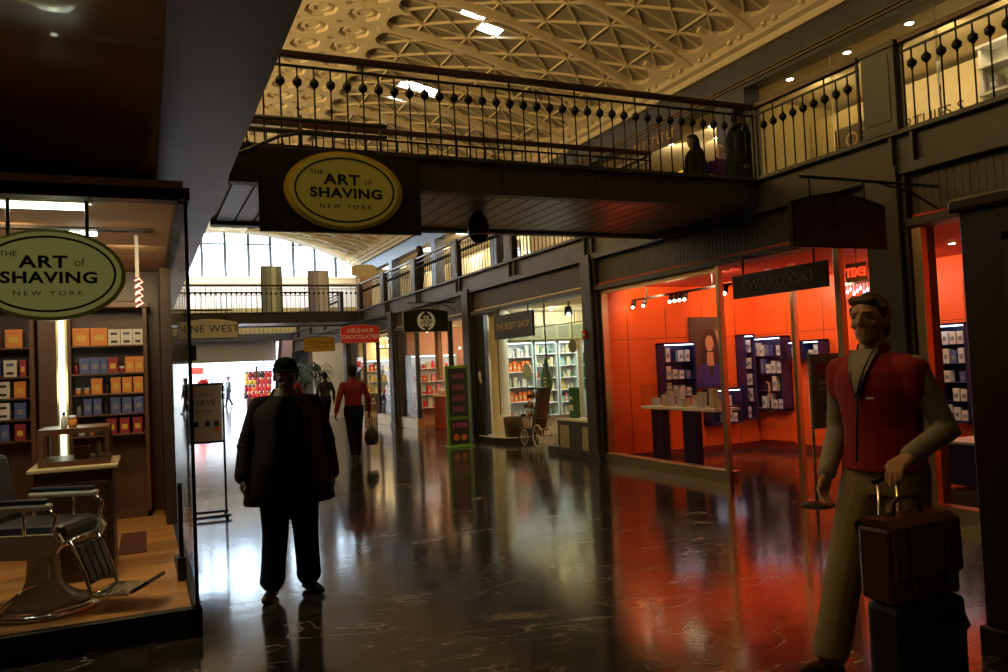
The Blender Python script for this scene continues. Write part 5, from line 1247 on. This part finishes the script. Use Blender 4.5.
m_slate = mat('slate_blue', (0.12, 0.18, 0.28), 0.5)
hall_shelf('slate shelving in the bright far hall, left', 2.9, 4.5, 50.0, 0.0, 2.3, m_slate, 5)
hall_shelf('slate shelving in the bright far hall, behind the red goods stand', 6.9, 8.6, 52.0, 0.0, 2.6, m_slate, 4)
for k in range(10):
    carton(3.1+(k % 5)*0.3, 49.8, (0.46, 0.92, 1.38, 1.84)[k % 4], 0.2, 0.2, 0.28, ['grey', 'red', 'blue', 'white', 'black'][k % 5], f'{["grey","red","blue","white","black"][k%5]} box on the left slate shelving of the far hall, column {ORD[k%5]}, level {ORD[k%4]}', 'boxes on the far slate shelving')
t = thing('goods_stand', 'tall stand crowded with red, yellow and dark goods in the bright far hall', 'stand', (5.6, 44.5, 0))
b = MB(); b.box(5.0, 6.2, 44.2, 44.8, 0, 0.5, bev=0.02); b.box(5.55, 5.65, 44.70, 44.78, 0.5, 2.17); b.build('base', m_woodd, t)
b = MB(); b.box(4.6, 6.6, 44.1, 44.9, 2.16, 2.2); b.build('roof', m_slate, t)
rnd = random.Random(5)
for k in range(28):
    c = rnd.choice(['red', 'red', 'amber', 'brown', 'black', 'crimson', 'yellow']); lv = k % 4; x = 4.95+(k//4)*0.2
    z = 0.5+lv*0.36
    jar(x+0.03*lv, 44.3, z, 0.10, 0.36, c, f'{c} bundle on the goods stand, {ORD[k//4]} column from the left, level {ORD[lv]} up', 'bundles on the goods stand', cap=rnd.choice(['red', 'brown', 'amber']))
t = thing('red_sign', 'glowing red sign in the far hall, left beside the dark small sign', 'sign', (2.5, 44.0, 2.4))
b = MB(); b.box(2.2, 2.9, 44.0, 44.06, 1.9, 2.25, bev=0.01); b.build('board', mat('red_glow', (0.9, 0.05, 0.03), 0.5, emit=(1.0, 0.06, 0.04), es=1.5), t)
b = MB(); b.box(2.3, 2.34, 44.0, 44.04, 0, 1.9); b.box(2.76, 2.8, 44.0, 44.04, 0, 1.9); b.build('post', m_steel, t)
t = thing('red_stall', 'red and white stall in the far hall behind the cream poster stand', 'stall', (2.7, 42.5, 0))
b = MB(); b.box(2.1, 3.3, 42.3, 42.9, 0.0, 0.95, bev=0.02); b.build('counter', mat('stall_red', (0.75, 0.04, 0.03), 0.5), t)
b = MB(); b.box(2.15, 3.25, 42.25, 42.32, 0.3, 0.7, bev=0.01); b.build('white_band', m_white, t)
b = MB(); b.prism([(2.4, 0.95), (3.1, 0.95), (3.0, 1.5), (2.85, 1.62), (2.65, 1.62), (2.5, 1.5)], 'y', 42.5, 42.6); b.build('back_arch', mat('stall_red', (0.75, 0.04, 0.03), 0.5), t)

# ================================================================== PEOPLE
def remeshed(mb, name, m, par, vox, smooth=6, fac=0.5):
    o = mb.build(name+'_tmp', m)
    r = o.modifiers.new('r', 'REMESH'); r.mode = 'VOXEL'; r.voxel_size = vox; r.use_smooth_shade = True
    if smooth:
        s_ = o.modifiers.new('s', 'SMOOTH'); s_.iterations = smooth; s_.factor = fac
    bpy.context.view_layer.update()
    me = bpy.data.meshes.new_from_object(o.evaluated_get(bpy.context.evaluated_depsgraph_get()))
    bpy.data.objects.remove(o); me.name = name; me.materials.clear(); me.materials.append(m)
    q = bpy.data.objects.new(name, me); C.objects.link(q); q.parent = par
    return q
def vlerp(a, b_, t): return tuple(a[i]+(b_[i]-a[i])*t for i in range(3))
def hand(mb, wr, d, n, s, curl=0.5, k=1.0):
    # wr wrist, d pointing to fingertips, n palm normal, s = thumb direction (unit)
    wr, d, n, s = Vector(wr), Vector(d).normalized(), Vector(n).normalized(), Vector(s).normalized()
    for i in range(4):
        off = (i-1.5)*0.019*k
        base = wr+d*0.085*k+s*(-off)
        mb.limb([(wr+d*0.01*k-s*off*0.5, 0.019*k), (wr+d*0.05*k-s*off*0.9, 0.0165*k), (base, 0.0125*k)])
        L1 = (0.042, 0.046, 0.043, 0.034)[i]*k; ang = curl
        p = base; dd = d
        for j, f in enumerate((1.0, 0.65, 0.5)):
            dd = (dd*math.cos(ang)+n*math.sin(ang)).normalized() if True else dd
            q = p+dd*L1*f; mb.limb([(p, (0.0095-0.0008*j)*k), (q, (0.0088-0.0008*j)*k)]); p = q
    tb = wr+d*0.025*k+s*0.022*k
    t1 = tb+(d*0.6+s*0.7+n*0.25).normalized()*0.042*k; t2 = t1+(d*0.9+s*0.2+n*0.5).normalized()*0.03*k
    mb.limb([(wr+d*0.012*k, 0.018*k), (tb, 0.014*k), (t1, 0.0115*k), (t2, 0.010*k)])
def person(label, pos, rz, H=1.76, legw=1.0, twide=None, hs=1.04, skin=None, J=None, wide=1.0, deep=1.0, top=None, vox=0.010, sleeve=True, jacket=None, pants=None, shoes=None, hair=None, haircol=None, cap=None,
           glasses=False, head_yaw=0.0, curl=0.5, long_hair=False, vest=None, skirt=False, handn=None, detail=True, belly=0.0, group=None):
    k = H/1.76
    P = dict(hipz=0.93, crotch=0.84, sh=0.180*wide, shz=1.405, neck=1.50, head=1.635,
             hipL=(-0.09, 0, 0.92), kneeL=(-0.10, 0.02, 0.49), ankL=(-0.10, 0, 0.09), hipR=(0.09, 0, 0.92), kneeR=(0.10, 0.02, 0.49), ankR=(0.10, 0, 0.09),
             shL=None, elL=(-0.27, -0.02, 1.14), wrL=(-0.29, 0.04, 0.88), shR=None, elR=(0.27, -0.02, 1.14), wrR=(0.29, 0.04, 0.88), lean=0.0, footL=0.0, footR=0.0, toeL=0.0, toeR=0.0)
    if J: P.update(J)
    if P['shL'] is None: P['shL'] = (-P['sh'], P['lean'], P['shz'])
    if P['shR'] is None: P['shR'] = (P['sh'], P['lean'], P['shz'])
    S = lambda p: (p[0]*k, p[1]*k, p[2]*k)
    t = thing('person', label, 'person', pos, rz, group)
    skin = skin or m_skin
    if twide: wide = twide
    ln = P['lean']
    hc = Vector((0, ln+0.02, P['head'])); hr = Matrix.Rotation(head_yaw, 3, 'Z')
    def hp(x, y, z): return tuple((hc+hr @ (Vector((x, y, z))*hs))*k)
    # ---- body
    b = MB()
    def torso(b, e, z0=0.84, top_=1.53, flare=0.0):
        rg = [(0.84, .155, .11), (0.93, .168, .118), (1.02, .150, .108), (1.12, .140, .104), (1.22, .152, .112), (1.32, .170, .118), (1.39, .165, .104), (1.435, .125, .085), (1.475, .080, .070), (1.53, .058, .060)]
        out = []
        for z, rx, ry in rg:
            if z < z0-0.001 or z > top_+0.001: continue
            f = (z-0.84)/0.7; bl = belly*max(0, 1-abs(z-1.05)/0.28)
            fl = flare*max(0, 1-(z-z0)/0.4)
            out.append(((0, (ln*f+bl*0.4)*k, z*k), (rx*wide+e+fl)*k, (ry*deep+e+bl*0.6+fl*0.6)*k))
        return out
    b.loft(torso(b, 0), 24)
    b.limb([(S((0, ln, 1.47)), .060*k), (S((0, ln+0.01, 1.56)), .055*k)])
    b.sphere(hp(0, 0, 0.015), 0.1*k, 18, 14, (0.76, 0.95, 1.10), hr)
    b.sphere(hp(0, 0.03, -0.055), 0.062*k, 14, 10, (0.90, 0.95, 0.85), hr)
    b.sphere(hp(0, 0.055, -0.085), 0.03*k, 10, 8, (1.1, 0.9, 0.8), hr)
    b.limb([(hp(0, 0.090, 0.022), 0.008*k), (hp(0, 0.104, -0.016), 0.0105*k)])
    b.limb([(hp(-0.011, 0.094, -0.020), 0.007*k), (hp(0.011, 0.094, -0.020), 0.007*k)])
    for s_ in (-1, 1):
        b.sphere(hp(s_*0.078, -0.005, -0.005), 0.03*k, 10, 8, (0.35, 0.7, 1.0), hr)
        b.limb([(hp(s_*0.015, 0.088, 0.038), 0.009*k), (hp(s_*0.048, 0.076, 0.038), 0.009*k)])
        b.sphere(hp(s_*0.040, 0.060, -0.018), 0.020*k, 8, 6)
    b.limb([(hp(-0.020, 0.079, -0.050), 0.0055*k), (hp(0.020, 0.079, -0.050), 0.0055*k)])
    b.limb([(hp(-0.015, 0.079, -0.062), 0.006*k), (hp(0.015, 0.079, -0.062), 0.006*k)])
    for s_, L_ in ((-1, 'L'), (1, 'R')):
        b.limb([(S((P['sh'+L_][0]*0.5, ln, 1.415)), .055*k), (S(P['sh'+L_]), .050*k), (S(P['el'+L_]), .040*k), (S(P['wr'+L_]), .027*k)])
        b.limb([(S(P['hip'+L_]), .088*k), (S(P['knee'+L_]), .055*k), (S(P['ank'+L_]), .038*k)])
        an = Vector(S(P['ank'+L_])); fd = Vector((math.sin(P['foot'+L_]), math.cos(P['foot'+L_]), -P['toe'+L_])).normalized()
        b.limb([(an+Vector((0, 0, -0.03*k)), .026*k), (an+fd*0.12*k+Vector((0, 0, -0.055*k)), .016*k)])
        el, wr = Vector(S(P['el'+L_])), Vector(S(P['wr'+L_])); d = (wr-el).normalized()
        nn = Vector((-s_, 0.1, 0)) if handn is None or L_ not in handn else Vector(handn[L_][0])
        th = Vector((0, 1, 0)) if handn is None or L_ not in handn else Vector(handn[L_][1])
        cu = curl if handn is None or L_ not in handn else handn[L_][2]
        dd = d if handn is None or L_ not in handn or len(handn[L_]) < 4 else Vector(handn[L_][3])
        hand(b, wr, dd, nn, th, cu, k)
    remeshed(b, 'body', skin, t, 0.0055 if detail else vox, 2, 0.4)
    # ---- eyes
    if detail:
        for s_ in (-1, 1):
            b = MB(); b.sphere(hp(s_*0.031, 0.0765, 0.018), 0.0105*k, 10, 8); b.build('eye', mat('eye_white', (0.35, 0.32, 0.30), 0.4), t, local=True)
            b = MB(); b.sphere(hp(s_*0.031, 0.0835, 0.018), 0.0062*k, 8, 6); b.build('iris', m_black, t, local=True)
    # ---- hair / cap
    hm = haircol or mat('hair_brown', (0.06, 0.03, 0.018), 0.6)
    if hair:
        b = MB(); b.sphere(hp(0, -0.018, 0.035), 0.1*k, 18, 14, (0.83, 0.98, 1.04), hr)
        b.limb([(hp(-0.045, 0.06, 0.088), .022*k), (hp(0.045, 0.055, 0.092), .024*k)])
        for s_ in (-1, 1): b.limb([(hp(s_*0.07, 0.01, 0.05), .022*k), (hp(s_*0.072, 0.012, 0.015), .012*k)])
        b.sphere(hp(0, -0.05, -0.03), 0.07*k, 12, 8)
        if long_hair:
            b.limb([(hp(0, -0.05, 0.0), .085*k), (hp(0, -0.06, -0.14), .085*k), (hp(0, -0.05, -0.26), .06*k)])
        ob = remeshed(b, 'hair', hm, t, vox, 2, 0.4)
    if cap:
        b = MB(); cz = 0.045
        b.loft([(hp(0, 0, cz), .084*k, .104*k), (hp(0, 0, cz+0.04), .084*k, .103*k), (hp(0, -0.003, cz+0.07), .07*k, .085*k), (hp(0, -0.005, cz+0.088), .035*k, .045*k), (hp(0, -0.005, cz+0.092), .005*k, .005*k)], 24)
        c_ = b.build('cap', cap, t, local=True)
        b = MB(); n = 14; vs0 = []; 
        for zz in (cz+0.006, cz-0.002):
            row = []
            for q in range(n+1):
                a = PI*q/n; row.append((b.bm.verts.new(hp(0.080*math.cos(a), 0.06+0.02*math.sin(a), zz)), b.bm.verts.new(hp(0.078*math.cos(a), 0.07+0.085*math.sin(a), zz-0.012))))
            vs0.append(row)
        for row in vs0:
            for q in range(n): b.bm.faces.new((row[q][0], row[q+1][0], row[q+1][1], row[q][1]))
        for q in range(n): b.bm.faces.new((vs0[0][q][1], vs0[0][q+1][1], vs0[1][q+1][1], vs0[1][q][1]))
        b.build('visor', cap, c_, local=True)
    if glasses:
        b = MB()
        for s_ in (-1, 1):
            b.tube([hp(s_*0.034+0.024*math.cos(2*PI*q/14), 0.098, 0.016+0.018*math.sin(2*PI*q/14)) for q in range(14)], 0.0018*k, 5, closed=True)
            b.tube([hp(s_*0.058, 0.097, 0.02), hp(s_*0.078, 0.07, 0.022), hp(s_*0.082, -0.01, 0.018)], 0.0018*k, 5)
        b.tube([hp(-0.01, 0.1, 0.02), hp(0, 0.104, 0.024), hp(0.01, 0.1, 0.02)], 0.0018*k, 5)
        b.build('glasses', mat('gold_wire', (0.5, 0.38, 0.12), 0.3, metal=1), t, local=True)
    # ---- trousers and shoes
    b = MB()
    if skirt: b.loft([((0, 0, 0.45*k), .24*k, .2*k), ((0, 0, 0.9*k), .17*wide*k, .13*deep*k), ((0, 0, 1.0*k), .155*wide*k, .12*deep*k)], 20)
    else:
        b.loft([((0, 0, 0.82*k), (.165*wide+.012)*k, (.118*deep+.012)*k), ((0, belly*.2*k, 0.95*k), (.168*wide+.010)*k, (.118*deep+.012)*k), ((0, belly*.4*k, 1.03*k), (.150*wide+.014)*k, (.110*deep+.012)*k)], 20)
        for L_ in ('L', 'R'):
            hp_, kn, an = S(P['hip'+L_]), S(P['knee'+L_]), S(P['ank'+L_])
            b.limb([(hp_, .102*legw*k), (vlerp(hp_, kn, .5), .090*legw*k), (kn, .075*legw*k), (vlerp(kn, an, .5), .071*legw*k), (vlerp(kn, an, .90), .070*legw*k)])
            for q in range(3):   # soft folds above the shoe
                c_ = vlerp(kn, an, .80+.07*q); b.sphere(c_, (.073+.003*(q % 2))*legw*k, 12, 8, (1, 1, 0.35))
    remeshed(b, 'trousers' if not skirt else 'skirt', pants or m_black, t, vox, 3)
    for L_ in ('L', 'R'):
        an = Vector(S(P['ank'+L_])); fa = P['foot'+L_]; fd = Vector((math.sin(fa), math.cos(fa), -P['toe'+L_])).normalized()
        b = MB(); lo = Vector((0, 0, -0.052*k))
        b.limb([(an+lo-fd*0.045*k, .036*k), (an+lo+fd*0.05*k, .040*k), (an+lo+fd*0.14*k+Vector((0, 0, -0.008*k)), .034*k), (an+lo+fd*0.175*k+Vector((0, 0, -.012*k)), .026*k)])
        b.limb([(an, .040*k), (an+lo, .038*k)])
        remeshed(b, 'shoe', shoes or m_leather, t, vox, 2)
    # ---- upper garments
    def garment(name, m, e, z0, sleeves, flare=0.0, up_=1.49, cuff=0.93, collar=True, sr=0.0):
        b = MB(); b.loft(torso(b, e, z0, up_, flare), 28)
        if z0 < 0.84: b.loft([((0, 0, z0*k), (.168*wide+e+flare)*k, (.118*deep+e+flare*.6)*k), ((0, 0, 0.90*k), (.165*wide+e+flare*.3)*k, (.118*deep+e+flare*.2+belly*.2)*k)], 28)
        for L_ in ('L', 'R'):
            sh = P['sh'+L_]
            b.limb([(S((sh[0]*0.45, ln, 1.41)), (.058+e*.6)*k), (S((sh[0]*0.98, sh[1], sh[2]-.01)), (.052+e*.7)*k), (S((sh[0]*0.94, sh[1], sh[2]-.09)), (.052+e*.7)*k)])
            if sleeves:
                a_, e_, w_ = S(sh), S(P['el'+L_]), S(P['wr'+L_])
                b.limb([(a_, (.054+e+sr)*k), (vlerp(a_, e_, .6), (.048+e+sr)*k), (e_, (.046+e+sr)*k), (vlerp(e_, w_, .5), (.041+e+sr)*k), (vlerp(e_, w_, cuff), (.036+e+sr)*k)])
                for q in range(3): c_ = vlerp(a_, e_, .78+.13*q); b.sphere(c_, (.050+e+sr)*k, 10, 8, (1.03, 1.03, 0.4))
        g = remeshed(b, name, m, t, vox, 3)
        if collar:
            b = MB(); n = 18; R_ = []
            for zz, r_ in ((1.475, .082), (1.525, .070), (1.528, .064), (1.48, .070)):
                R_.append([b.bm.verts.new(S((r_*math.sin(a)*1.0, ln-r_*math.cos(a)*1.02+.004, zz-.035*(1-abs(a)/PI < .25)*1.0))) for a in [(-0.86*PI+1.72*PI*q/n) for q in range(n+1)]])
            for A, B in zip(R_, R_[1:]+R_[:1]):
                for q in range(n): b.bm.faces.new((A[q], A[q+1], B[q+1], B[q]))
            b.build('collar', m, g, local=True)
        return g
    if top: garment(top[0], top[1], 0.012 if jacket else 0.008, 0.84 if jacket else 0.93, sleeve)
    if vest: garment(vest[0], vest[1], 0.028, 0.93, False)
    if jacket:
        nm, jm, z0, flare, gap = jacket
        b = MB(); e = 0.036; n = 40
        zs = [z0, z0+.1, .93, 1.02, 1.12, 1.22, 1.32, 1.40, 1.445, 1.475]
        rr = {0.84: (.165, .12), .93: (.168, .118), 1.02: (.158, .112), 1.12: (.155, .108), 1.22: (.158, .112), 1.32: (.170, .118), 1.40: (.150, .100), 1.445: (.098, .080), 1.475: (.062, .066)}
        rows = []
        for z in zs:
            rx, ry = rr.get(z, (.170, .120)); fl = flare*max(0, 1-(z-z0)/.5); f = (z-.84)/.7
            bl = belly*max(0, 1-abs(z-1.05)/.35)
            g_ = gap*(1.0 if z < 1.3 else max(.35, 1-(z-1.3)*2.5)) + fl*1.2
            row = []
            for q in range(n+1):
                a = g_+(2*PI-2*g_)*q/n          # angle from front (+Y)
                wob = .008*math.sin(a*7+z*9)*(fl*6+.3)
                row.append(b.bm.verts.new(S(((rx*wide+e+fl+wob)*math.sin(a), ln*f+(ry*deep+e+fl*.7+bl*.6+wob)*math.cos(a)+bl*.4, z))))
            rows.append(row)
        for A, B in zip(rows, rows[1:]):
            for q in range(n): f_ = b.bm.faces.new((A[q], A[q+1], B[q+1], B[q])); f_.smooth = True
        o = b.build(nm, jm, t, local=True); sm = o.modifiers.new('th', 'SOLIDIFY'); sm.thickness = 0.014
        b = MB()
        for L_ in ('L', 'R'):
            a_, e_, w_ = S(P['sh'+L_]), S(P['el'+L_]), S(P['wr'+L_])
            b.limb([(S((P['sh'+L_][0]*.5, ln, 1.415)), .070*k), (a_, .070*k), (vlerp(a_, e_, .5), .074*k), (e_, .072*k), (vlerp(e_, w_, .5), .068*k), (vlerp(e_, w_, .96), .066*k)])
            for q in range(3): c_ = vlerp(a_, e_, .7+.15*q); b.sphere(c_, .080*k, 10, 8, (1.04, 1.04, .4))
        remeshed(b, 'sleeves', jm, o, vox, 3)
        b = MB(); n = 18; R_ = []
        for zz, r_ in ((1.455, .120), (1.525, .086), (1.53, .078), (1.47, .10)):
            R_.append([b.bm.verts.new(S((r_*math.sin(a)*1.1, ln-r_*math.cos(a)+.004, zz-(.06 if abs(a) > .6*PI else 0)))) for a in [(-0.80*PI+1.6*PI*q/n) for q in range(n+1)]])
        for A, B in zip(R_, R_[1:]+R_[:1]):
            for q in range(n): b.bm.faces.new((A[q], A[q+1], B[q+1], B[q]))
        b.build('collar', jm, o, local=True)
    return t
m_blackc = mat('matte_black_cloth', (0.009, 0.009, 0.010), 0.9, spec=0.1)
m_jack = mat('dark_brown_leather', (0.012, 0.008, 0.0075), 0.7, bump=0.1, nscale=20, spec=0.12)
m_shirtd = mat('charcoal_shirt', (0.014, 0.013, 0.013), 0.9, spec=0.1)
m_jean = mat('black_denim', (0.009, 0.010, 0.013), 0.9, spec=0.1)
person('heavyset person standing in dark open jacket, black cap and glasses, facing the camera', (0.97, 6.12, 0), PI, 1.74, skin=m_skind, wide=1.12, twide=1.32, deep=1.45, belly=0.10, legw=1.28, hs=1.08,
       J=dict(kneeR=(0.11, 0.0, .47), ankR=(0.15, 0.03, .09), footR=0.45, hipR=(.10, 0, .9), kneeL=(-.11, 0.0, .47), ankL=(-.13, -.03, .09), footL=-.35, hipL=(-.10, 0, .9),
              elR=(0.285, -.02, 1.12), wrR=(0.33, .05, 0.90), elL=(-.285, -.02, 1.12), wrL=(-.30, .08, .88), head=1.615),
       top=('shirt', m_shirtd), jacket=('jacket', m_jack, 0.69, 0.075, 0.40), pants=m_jean, shoes=m_black, hair=True, haircol=m_blackc, cap=m_blackc, glasses=True, head_yaw=-0.15, vox=0.009)
m_vest = mat('red_fleece_vest', (0.30, 0.012, 0.014), 0.85, noise=0.1, nscale=30)
m_khaki = mat('khaki_twill', (0.30, 0.24, 0.14), 0.8)
m_shirtl = mat('pale_blue_shirt', (0.30, 0.29, 0.29), 0.8)
pm = person('tall striding person in red vest, pale shirt and khaki trousers, hand on suitcase handle', (3.42, 2.95, 0), math.radians(98), 1.88, wide=1.06, deep=1.05, legw=1.15,
       J=dict(lean=0.03, hipR=(.09, 0, .92), kneeR=(.10, .20, .50), ankR=(.10, .36, .10), toeR=-.25, footR=.05, hipL=(-.09, 0, .92), kneeL=(-.09, 0.0, .50), ankL=(-.10, -.32, .15), toeL=.5,
              elR=(.24, .0, 1.12), wrR=(.20, .17, .90), elL=(-.27, -.06, 1.12), wrL=(-.27, .25, 1.03)),
       handn={'L': ((0, 0, -1), (1, 0.2, 0), 0.75), 'R': ((-1, .1, 0), (0, 1, .2), 0.5)},
       top=('shirt', m_shirtl), vest=('vest', m_vest), pants=m_khaki, shoes=mat('brown_leather', (0.10, 0.045, 0.02), 0.4), hair=True, haircol=mat('hair_chestnut', (0.07, 0.035, 0.02), 0.6), head_yaw=0.10, vox=0.009)
# navy inner collar and zip on the vest
b = MB(); b.tube([(0.0, 0.232, 1.05), (0.0, 0.21, 1.25), (0.0, 0.185, 1.42), (0.0, .175, 1.50)], 0.006, 6)
vst = [c for c in pm.children if c.name.startswith('vest')][0]
b.build('zip', m_navy, vst, local=True)
K_ = 1.88/1.76
def vee(nm, w, zb, e, m):
    b = MB(); rows = []
    for z, y in ((zb, .186), (1.36, .178), (1.40, .165), (1.44, .145), (1.475, .125), (1.50, .105)):
        if z < zb: continue
        f = (z-zb)/(1.50-zb); rows.append((b.bm.verts.new((-(w*f+.004)*K_, (y+e)*K_, z*K_)), b.bm.verts.new(((w*f+.004)*K_, (y+e)*K_, z*K_))))
    for A, B in zip(rows, rows[1:]): b.bm.faces.new((A[0], A[1], B[1], B[0]))
    o = b.build(nm, m, vst, local=True); q = o.modifiers.new('th', 'SOLIDIFY'); q.thickness = 0.004
vee('open_collar_lining', 0.072, 1.26, 0.006, m_navy)
vee('shirt_front', 0.048, 1.30, 0.012, m_shirtl)
b = MB(); b.box(-0.10, -0.06, 0.212, 0.222, 1.36, 1.368); b.build('logo', m_white, vst, local=True)
m_dred = mat('red_shirt', (0.19, 0.006, 0.009), 0.8)
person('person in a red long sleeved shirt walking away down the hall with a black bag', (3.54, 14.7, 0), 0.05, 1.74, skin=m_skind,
       J=dict(hipR=(.09, 0, .92), kneeR=(.09, .07, .49), ankR=(.08, .12, .09), kneeL=(-.07, -.02, .49), ankL=(-.06, -.16, .12), toeL=.3, elR=(.27, -.03, 1.14), wrR=(.31, .04, .90), elL=(-.29, -.04, 1.14), wrL=(-.34, -.02, .90)),
       top=('shirt', m_dred), pants=m_jean, shoes=m_black, hair=True, haircol=m_blackc, vox=0.014, wide=1.08, detail=False)
for args in (('dark clothed person with a red bag walking ahead of the red shirted one', (4.85, 23.5, 0), 0.2, 1.66, m_black, m_jean),
             ('person in red partly hidden behind the capped person in the dark jacket', (3.20, 19.5, 0), PI, 1.72, m_dred, m_jean),
             ('distant dark figure walking in the bright far hall', (4.55, 49.0, 0), 1.2, 1.75, m_black, m_jean),
             ('distant figure in navy standing at the far hall opening', (1.9, 41.5, 0), 1.0, 1.72, mat('navy_cloth', (0.02, 0.03, 0.08), 0.8), m_jean)):
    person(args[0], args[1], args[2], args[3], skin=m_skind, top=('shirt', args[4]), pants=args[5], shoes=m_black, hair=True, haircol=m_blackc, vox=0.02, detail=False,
           J=dict(kneeR=(.09, .12, .49), ankR=(.08, .2, .09), kneeL=(-.09, -.03, .49), ankL=(-.08, -.2, .12)))
person('dark dressed person standing on the upper gallery behind the railing corner', (8.62, 9.8, FZ), -2.2, 1.80, skin=m_skind, top=('shirt', m_blackc), jacket=('coat', m_blackc, 0.6, 0.06, 0.1), pants=m_jean, hair=True, haircol=m_blackc, vox=0.014, detail=False, wide=1.35, deep=1.3)
person('long haired dark dressed person on the upper gallery beyond the near footbridge', (8.45, 10.7, FZ), 1.4, 1.64, skin=m_skind, top=('shirt', m_blackc), jacket=('coat', m_blackc, 0.55, 0.04, 0.3), pants=m_jean, hair=True, long_hair=True, haircol=m_blackc, vox=0.014, detail=False, wide=1.1)
person('white haired person in a purple top on the upper gallery', (9.02, 10.75, FZ), 2.6, 1.52, top=('top', mat('purple_cloth', (0.12, 0.03, 0.20), 0.8)), pants=m_white, hair=True, haircol=m_white, vox=0.014, detail=False)
person('far dark figure on the upper right gallery behind the railing', (7.6, 22.6, FZ), 1.0, 1.62, skin=m_skind, top=('shirt', m_blackc), pants=m_jean, hair=True, long_hair=True, haircol=m_blackc, vox=0.02, detail=False)

# ---- carried things
t = thing('duffel_bag', 'black duffel bag carried by the person in the red shirt', 'bag', (3.86, 14.72, 0.24))
b = MB(); b.loft([((3.86, 14.72, 0.26), .09, .15), ((3.86, 14.72, 0.34), .125, .20), ((3.86, 14.72, 0.46), .12, .19), ((3.86, 14.72, 0.56), .06, .13), ((3.86, 14.72, 0.60), .02, .08)], 20); b.build('bag_body', mat('black_nylon', (0.01, 0.01, 0.012), 0.6), t)
b = MB(); b.tube([(3.86, 14.62, 0.56), (3.86, 14.67, 0.76), (3.86, 14.74, 0.80), (3.86, 14.80, 0.76), (3.86, 14.83, 0.56)], 0.010, 6); b.build('strap', m_black, t)
t = thing('suitcase', 'black wheeled suitcase standing beside the person in the red vest, under the briefcase', 'suitcase', (3.10, 2.56, 0))
b = MB(); b.box(2.90, 3.31, 2.46, 2.66, 0.05, 0.50, bev=0.035); b.build('shell', mat('black_nylon', (0.012, 0.012, 0.016), 0.55), t)
b = MB(); b.box(2.94, 3.27, 2.445, 2.465, 0.10, 0.40, bev=0.012); b.build('front_pocket', mat('navy_nylon', (0.014, 0.015, 0.022), 0.6), t)
for x in (2.96, 3.25):
    b = MB(); b.cyl((x, 2.48, 0.03), (x, 2.52, 0.03), 0.03); b.build('wheel', m_black, t)
    b = MB(); b.cyl((x, 2.59, 0.03), (x, 2.63, 0.03), 0.03); b.build('wheel', m_black, t)
b = MB(); b.cyl((3.06, 2.685, 0.40), (3.06, 2.685, 1.00), 0.008); b.cyl((3.18, 2.685, 0.40), (3.18, 2.685, 1.00), 0.008); b.build('handle_tube', m_chrome, t)
b = MB(); b.tube([(3.03, 2.685, 0.995), (3.07, 2.685, 1.005), (3.17, 2.685, 1.005), (3.21, 2.685, 0.995)], 0.013, 8); b.build('handle_grip', m_black, t)
t = thing('briefcase', 'brown leather briefcase with flap and top handle resting on the black suitcase', 'briefcase', (3.10, 2.56, 0.5))
m_lb = mat('cognac_leather', (0.085, 0.024, 0.010), 0.42, noise=0.15, nscale=12, bump=0.05)
b = MB(); b.box(2.88, 3.30, 2.48, 2.66, 0.505, 0.83, bev=0.02); b.build('body', m_lb, t)
b = MB(); b.prism([(2.675, 0.80), (2.675, 0.83), (2.63, 0.862), (2.51, 0.862), (2.465, 0.835), (2.460, 0.62), (2.475, 0.60), (2.48, 0.62), (2.48, 0.82), (2.66, 0.84)], 'x', 2.885, 3.295); b.build('flap', m_lb, t)
b = MB(); b.tube([(3.00, 2.565, 0.86), (3.01, 2.565, 0.92), (3.05, 2.565, 0.94), (3.13, 2.565, 0.94), (3.17, 2.565, 0.92), (3.18, 2.565, 0.86)], 0.011, 8); b.build('handle', m_lb, t)
for x in (2.98, 3.20):
    b = MB(); b.box(x-0.018, x+0.018, 2.452, 2.464, 0.56, 0.82, bev=0.003); o = b.build('strap', m_lb, t)
    b = MB(); b.box(x-0.022, x+0.022, 2.444, 2.454, 0.60, 0.64, bev=0.003); b.build('buckle', m_chrome, o)
